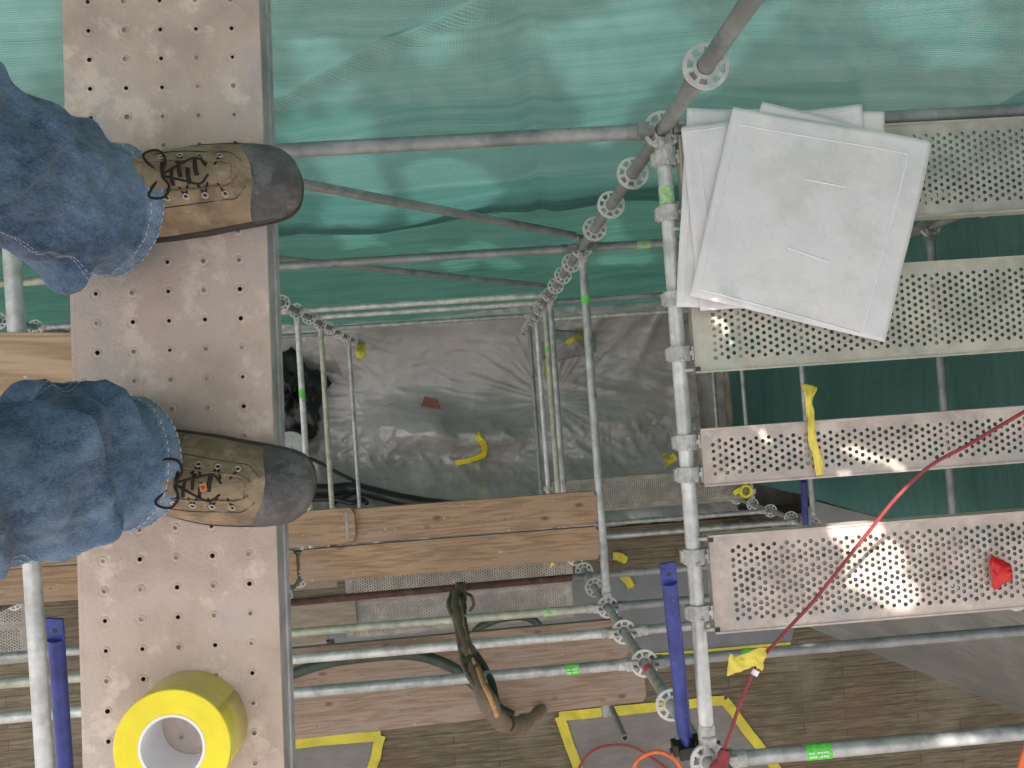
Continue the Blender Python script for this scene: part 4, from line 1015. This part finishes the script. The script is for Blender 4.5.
def boot(u, v, ang, side, flip):
    toe = at(u, v, 1.31); toe.z = ZP; d = Vector((math.cos(ang), math.sin(ang), 0)); heel = toe - d * .313
    def W(p, grow=0): # local -> relative to person
        q = Vector((math.cos(ang) * p[0] - math.sin(ang) * p[1], math.sin(ang) * p[0] + math.cos(ang) * p[1], p[2])); return q + heel - P0
    def surf(x, th):
        w, h = interp(x, 1) * WS, interp(x, 2); zb = .024
        bend = side * .012 * math.sin(min(1, x / .311) * math.pi)      # slight banana of the last
        asym = side * .006 * (x / .311) ** 2
        ex = .78
        cth, sth = math.cos(th), math.sin(th)
        yy = w * math.copysign(abs(cth) ** ex, cth)
        zz = zb + (h - zb) * (math.copysign(abs(sth) ** .82, sth) if sth > 0 else 0)
        if sth > 0:                                     # instep narrows upward
            k = (zz - zb) / (h - zb + 1e-6); yy *= 1 - .30 * k * (1 if x > .1 else .6)
        zz += .0022 * noise.noise(Vector((x * 32, yy * 32, side * 4))) + .0015 * noise.noise(Vector((x * 80, yy * 50, 2)))
        if .17 < x < .225 and sth > .3: zz -= .0025 * (0.5 + .5 * math.sin((x - .17) * 250)) * sth
        return (x, yy + bend + asym, zz)
    TH = [(-.0 + math.pi * k / 26) for k in range(27)]
    def shell(xs, name, mat, parent, grow=0):
        m = MB(); vs = []
        for x in xs:
            for th in TH:
                p = surf(x, th); g = 1 + grow
                vs.append(W((p[0] + (grow * .02 if x > .29 else 0), p[1], p[2] + grow * .02)) if not grow else W((p[0], p[1] * 1.0 + math.cos(th) * grow, p[2] + math.sin(th) * grow)))
        n = len(TH)
        m.add(vs, [(i * n + k, i * n + k + 1, (i + 1) * n + k + 1, (i + 1) * n + k) for i in range(len(xs) - 1) for k in range(n - 1)], 0, True)
        m.add([vs[(len(xs) - 1) * n + k] for k in range(n)], [tuple(range(n))], 0, True)
        return m.build(name, mat, parent)
    up = shell([x for x in XSEC if x <= .2785], 'boot', 'tan', person)
    XT = [.236, .241, .247, .257, .268, .278, .287, .294, .300, .305, .3085, .311]
    # toe cap with a curved rear edge
    m = MB(); vs = []; n = len(TH)
    for i, x in enumerate(XT):
        for th in TH:
            xx = x
            if i < 4: xx = x - .012 * abs(math.cos(th)) ** 2 + .010 * math.sin(th)
            p = surf(min(xx, .311), th); g = .0022 if i else .0
            vs.append(W((p[0] + (.0015 if x > .3 else 0), p[1] + math.cos(th) * g, p[2] + math.sin(th) * g)))
    m.add(vs, [(i * n + k, i * n + k + 1, (i + 1) * n + k + 1, (i + 1) * n + k) for i in range(len(XT) - 1) for k in range(n - 1)] + [tuple((len(XT) - 1) * n + k for k in range(n))], 0, True)
    m.build('toe_cap', 'toecap', up)
    # sole: outline a little outside the upper
    m = MB(); out = []
    for x in XSEC: out.append((x, 1))
    pts = [(surf(x, 0)[0], surf(x, 0)[1] + .002) for x in XSEC] + [(.3122, side * .006)] + [(surf(x, math.pi)[0], surf(x, math.pi)[1] - .002) for x in reversed(XSEC)] + [(-.005, 0)]
    n = len(pts); lay = [(.0, .99), (.004, 1.0), (.022, 1.0), (.0285, .985)]
    vs = [W((.155 + (x - .155) * s, y * s, z)) for z, s in lay for x, y in pts]
    m.add(vs, [(i * n + k, i * n + (k + 1) % n, (i + 1) * n + (k + 1) % n, (i + 1) * n + k) for i in range(3) for k in range(n)] + [tuple(range(3 * n, 4 * n)), tuple(range(n))], 0, False)
    m.build('sole', 'sole', up)
    # welt line of the toe cap
    # tongue / lacing field
    m = MB()
    def tg(a, b):
        x = .10 + .118 * a; th = math.pi / 2 + (b - .5) * (.62 - .18 * a); p = surf(x, th); return W((p[0], p[1], p[2] + .0012 + .003 * math.sin(b * math.pi)))
    m.grid(tg, 12, 8); m.build('tongue', 'tan', up)
    # facing edges either side of the tongue
    for s in (-1, 1):
        m = MB(); pl = []
        for k in range(9):
            x = .09 + .135 * k / 8; p = surf(x, math.pi / 2 + s * (.43 - .12 * k / 8 - (.16 if k == 8 else 0))); pl.append(W((p[0], p[1], p[2] + .0015)))
        m.sweep(pl, .0016, 6); m.build('facing_edge', 'tan', up)
        m = MB(); pl = []
        for k in range(9):
            x = .085 + .15 * k / 8; p = surf(x, math.pi / 2 + s * (.86 - .16 * k / 8 - (.35 if k == 8 else 0))); pl.append(W((p[0], p[1], p[2] + .0008)))
        m.sweep(pl, .0006, 5); m.build('seam', 'lace', up)
    ex = [.122, .148, .174, .203]; E = []
    for x in ex:
        row = []
        for s in (-1, 1):
            p = surf(x, math.pi / 2 + s * .56); c = W((p[0], p[1], p[2] + .001)); row.append(c)
            q0 = surf(x + .004, math.pi / 2 + s * .56); q1 = surf(x, math.pi / 2 + s * .60)
            tx = (Vector(q0) - Vector(p)).normalized(); ty = (Vector(q1) - Vector(p)).normalized()
            m = MB(); m.sweep([Vector(W(Vector(p) + (tx * math.cos(a) + ty * math.sin(a)) * .0042 + Vector((0, 0, .0015)))) for a in [k * math.pi / 4 for k in range(9)]], .0013, 6, sub=2); m.build('eyelet', 'brass', up)
        E.append(row)
    m = MB(); lift = Vector((0, 0, .006))
    for i in range(4):
        if i < 3:
            for s in (0, 1):
                a, b = E[i][s], E[i + 1][1 - s]; mid = (a + b) / 2 + lift * 1.3; m.sweep([a, a.lerp(mid, .5) + lift * .6, mid, mid.lerp(b, .5) + lift * .5, b], .0019, 7, sub=4)
    a, b = E[3]; m.sweep([a, (a + b) / 2 + lift, b], .0019, 7, sub=5)
    # bow near the ankle
    cc = (E[0][0] + E[0][1]) / 2 + Vector((0, 0, .012))
    dl = d; pr = Vector((-d.y, d.x, 0))
    for s in (-1, 1):
        m.sweep([cc, cc + pr * s * .02 + dl * .012 + lift, cc + pr * s * .036 + dl * .002 + lift * 1.2, cc + pr * s * .03 - dl * .02 + lift, cc], .0020, 7, sub=5)
        m.sweep([cc, cc + pr * s * .012 + dl * .03 + lift * .4, cc + pr * s * .020 + dl * .055 - lift * .2, cc + pr * s * .008 + dl * .07], .0019, 7, sub=5)
    for k in range(5):
        a_ = cc + dl * (.004 + .012 * k) + pr * .006 * (-1) ** k - lift * (.1 + .15 * k); m.sweep([a_ - pr * .012, a_ + lift * .6, a_ + pr * .012], .0028, 6, sub=4, wob=.4)
    m.build('lace', 'lace', up)
    if flip:
        p = cc + dl * .045 + lift * .25; m = MB(); m.box(p, (.010, .012, .003), Matrix.Rotation(ang + .3, 3, 'Z')); m.box(p + Vector((0, 0, .0018)), (.006, .006, .001), Matrix.Rotation(ang + .8, 3, 'Z'), 1); m.build('lace_tag', ['rope_orange', 'red'], up)
    return heel, d
h1, d1 = boot(300, 181, R(4.5), 1, False)
h2, d2 = boot(313, 486, R(-11.5), -1, True)

jm = MB(); HEMS = []
FOLDS = [(.3, .115, .055, .020, .016), (1.9, .15, -.07, .018, .016), (3.3, .13, .06, .02, .018), (4.6, .19, -.06, .022, .018), (.9, .24, -.09, .025, .022), (2.6, .28, .10, .03, .022), (5.4, .31, .09, .03, .024), (1.4, .40, .11, .035, .02), (4.0, .42, -.10, .035, .022)]
def leg(heel, d, seed, knee, hip, hemx, dyh):
    ank = heel + d * hemx; pr = Vector((-d.y, d.x, 0)); ank = ank + pr * dyh
    hm, sm = MB(), MB(); HEMS.append((hm, sm))
    HTS = [.030 + .0042 * k for k in range(95)] + [.445 + .028 * k for k in range(3)] + [.53 + .06 * k for k in range(8)]
    seg = 112
    def ringpt(h, k, off=0.0):
        th = 2 * math.pi * k / seg
        t_ = max(0, min(1, (h - .03) / .45)); t2 = max(0, min(1, (h - .48) / .5))
        c = Vector((ank.x, ank.y, 0)).lerp(Vector((*knee, 0)), t_ ** .9) if h < .48 else Vector((*knee, 0)).lerp(Vector((*hip, 0)), t2)
        fl = math.exp(-(h - .03) / .05)
        rx = (.058 + .044 * fl if math.cos(th) > 0 else .100) + .022 * t_ * (math.cos(th) > 0) + .014 * t2
        ry = .090 + .010 * fl + .008 * t_ + .012 * t2
        bul = .014 * math.exp(-((h - .125) / .030) ** 2) + .009 * math.exp(-((h - .21) / .035) ** 2) + .006 * math.exp(-((h - .32) / .05) ** 2)
        ph = th + seed
        bulk = bul * (1.0 + .9 * math.sin(ph * 1 + h * 9) + .5 * math.sin(2 * ph + 1 + h * 14))
        cr = .013 * ridge(Vector((math.cos(th) * 1.1 + seed, math.sin(th) * 1.1, h * 5.5 + .9 * math.sin(th + seed))), 2) - .009
        cr += .010 * noise.noise(Vector((math.cos(th) * 1.1, math.sin(th) * 1.1 + seed, h * 5)))
        for (t0, h0, sl, wd, am) in FOLDS:
            dth = math.atan2(math.sin(th - t0 - seed), math.cos(th - t0 - seed)); dd = (h - h0 - sl * dth) / wd
            cr += am * (math.exp(-(dd if dd > 0 else dd * 1.8) ** 2 * .7) - .35 * math.exp(-((dd + 1.6) / .9) ** 2)) * math.exp(-(dth / 1.25) ** 2)
        cr *= .35 + .65 * max(0, min(1, (h - .04) / .06))
        rr = (bulk + cr) * (1 - .75 * max(0, math.cos(th)) * math.exp(-((h - .08) / .09) ** 2)) + off
        hemlift = .088 * ((1 + math.cos(th)) / 2) ** 1.6 * math.exp(-(h - .03) / .16); fr = 0
        p = c + d * math.cos(th) * (rx + rr + fr) + pr * math.sin(th) * (ry + rr)
        sag = .006 * noise.noise(Vector((math.cos(th) * 2, math.sin(th) * 2, seed + h * 3)))
        return Vector((p.x, p.y, ZP + h + hemlift + sag)) - P0
    vs = [ringpt(h, k) for h in HTS for k in range(seg)]; n = len(HTS)
    jm.add(vs, [(i * seg + k, i * seg + (k + 1) % seg, (i + 1) * seg + (k + 1) % seg, (i + 1) * seg + k) for i in range(n - 1) for k in range(seg)], 0, True)
    hs = [.0285, .031, .037, .043, .049, .0535, .0545]; of = [.0, .0026, .0032, .0028, .0030, .0022, .0004]
    vs = [ringpt(h, k, o + .0007 * math.sin(k * 1.9 + h * 60)) for h, o in zip(hs, of) for k in range(seg)]
    hm.add(vs, [(i * seg + k, i * seg + (k + 1) % seg, (i + 1) * seg + (k + 1) % seg, (i + 1) * seg + k) for i in range(len(hs) - 1) for k in range(seg)], 0, True)
    for hh in (.0325, .0515):
        for k in range(seg):
            if k % 2: continue
            a_, b_ = ringpt(hh, k, .0036), ringpt(hh, k + 1.35, .0036)
            sm.sweep([a_, (a_ + b_) / 2, b_], .0012, 5, sub=1)
    for kk in (seg * .27, seg * .77):                                         # side seams
        for j in range(52):
            h0 = .035 + j * .0075
            for dk in (-.5, .5): 
                a_, b_ = ringpt(h0, kk + dk, .0022), ringpt(h0 + .0048, kk + dk, .0022); sm.sweep([a_, (a_ + b_) / 2, b_], .0007, 5, sub=1)
k1 = (h1.x - .035, h1.y + .0); k2 = (h2.x - .03, h2.y - .005)
hipx = (h1.x + h2.x) / 2 + .02
leg(h1, d1, 1.3, k1, (hipx, (h1.y * .62 + h2.y * .38)), .016, -.012)
leg(h2, d2, 4.1, k2, (hipx, (h1.y * .38 + h2.y * .62)), .026, .002)
yc = (h1.y + h2.y) / 2
def pel(a, b):
    th = a * 2 * math.pi; h = .88 + .2 * b
    return Vector((hipx + .135 * math.cos(th), yc + (.2 - .02 * b) * math.sin(th), ZP + h)) - P0
jm.grid(pel, 40, 8)
jn = jm.build('jeans', 'denim', person)
for hm, sm in HEMS: hm.build('hem', 'denim_hem', jn); sm.build('stitching', 'stitch', jn)
# torso above the frame: jacket
m = MB()
def tor(a, b):
    th = a * 2 * math.pi; h = 1.06 + .46 * b; w = .2 + .04 * math.sin(b * 2.2) - .15 * max(0, b - .75) / .25
    return Vector((hipx - .02 + (.13 + .01 * math.sin(b * 3) - .07 * max(0, b - .8) / .2) * math.cos(th), yc + w * math.sin(th), ZP + h)) - P0
m.grid(tor, 36, 16); m.build('jacket', 'denim', person)

# ------------------------------------------------------------------ camera, light, world
cam = bpy.data.cameras.new('camera'); co = bpy.data.objects.new('camera', cam); COL.objects.link(co)
co.matrix_world = Matrix.Translation((0, 0, HC)) @ MROT.to_4x4()
cam.sensor_fit = 'HORIZONTAL'; cam.sensor_width = 36; cam.lens = 36 * F / 1024; cam.clip_start = .02; cam.clip_end = 500
sc.camera = co
sun = bpy.data.lights.new('sun', 'SUN'); so = bpy.data.objects.new('sun', sun); COL.objects.link(so)
sun.energy = 2.5; sun.angle = R(.55); sun.color = (1, .95, .88)
so.rotation_euler = SD.to_track_quat('Z', 'Y').to_euler()
w = bpy.data.worlds.new('World'); sc.world = w; w.use_nodes = True
nt = w.node_tree; nt.nodes.clear()
sk = nt.nodes.new('ShaderNodeTexSky'); sk.sky_type = 'NISHITA'; sk.sun_disc = False; sk.sun_elevation = SUN_EL; sk.sun_rotation = SUN_AZ
sk.dust_density = 4; sk.air_density = 1.0; sk.ozone_density = .6
bg = nt.nodes.new('ShaderNodeBackground'); bg.inputs[1].default_value = .15
ou = nt.nodes.new('ShaderNodeOutputWorld'); hs = nt.nodes.new('ShaderNodeHueSaturation'); hs.inputs['Saturation'].default_value = .12; nt.links.new(sk.outputs[0], hs.inputs['Color']); nt.links.new(hs.outputs[0], bg.inputs[0]); nt.links.new(bg.outputs[0], ou.inputs[0])
sc.view_settings.view_transform = 'Standard'; sc.view_settings.look = 'None'; sc.view_settings.exposure = 1.62; sc.view_settings.gamma = 1
sc.view_settings.use_white_balance = True; sc.view_settings.white_balance_temperature = 6650; sc.view_settings.white_balance_tint = 15
sc.cycles.max_bounces = 8; sc.cycles.diffuse_bounces = 5; sc.cycles.transparent_max_bounces = 12; sc.cycles.use_denoising = True
sc.cycles.sample_clamp_indirect = 6
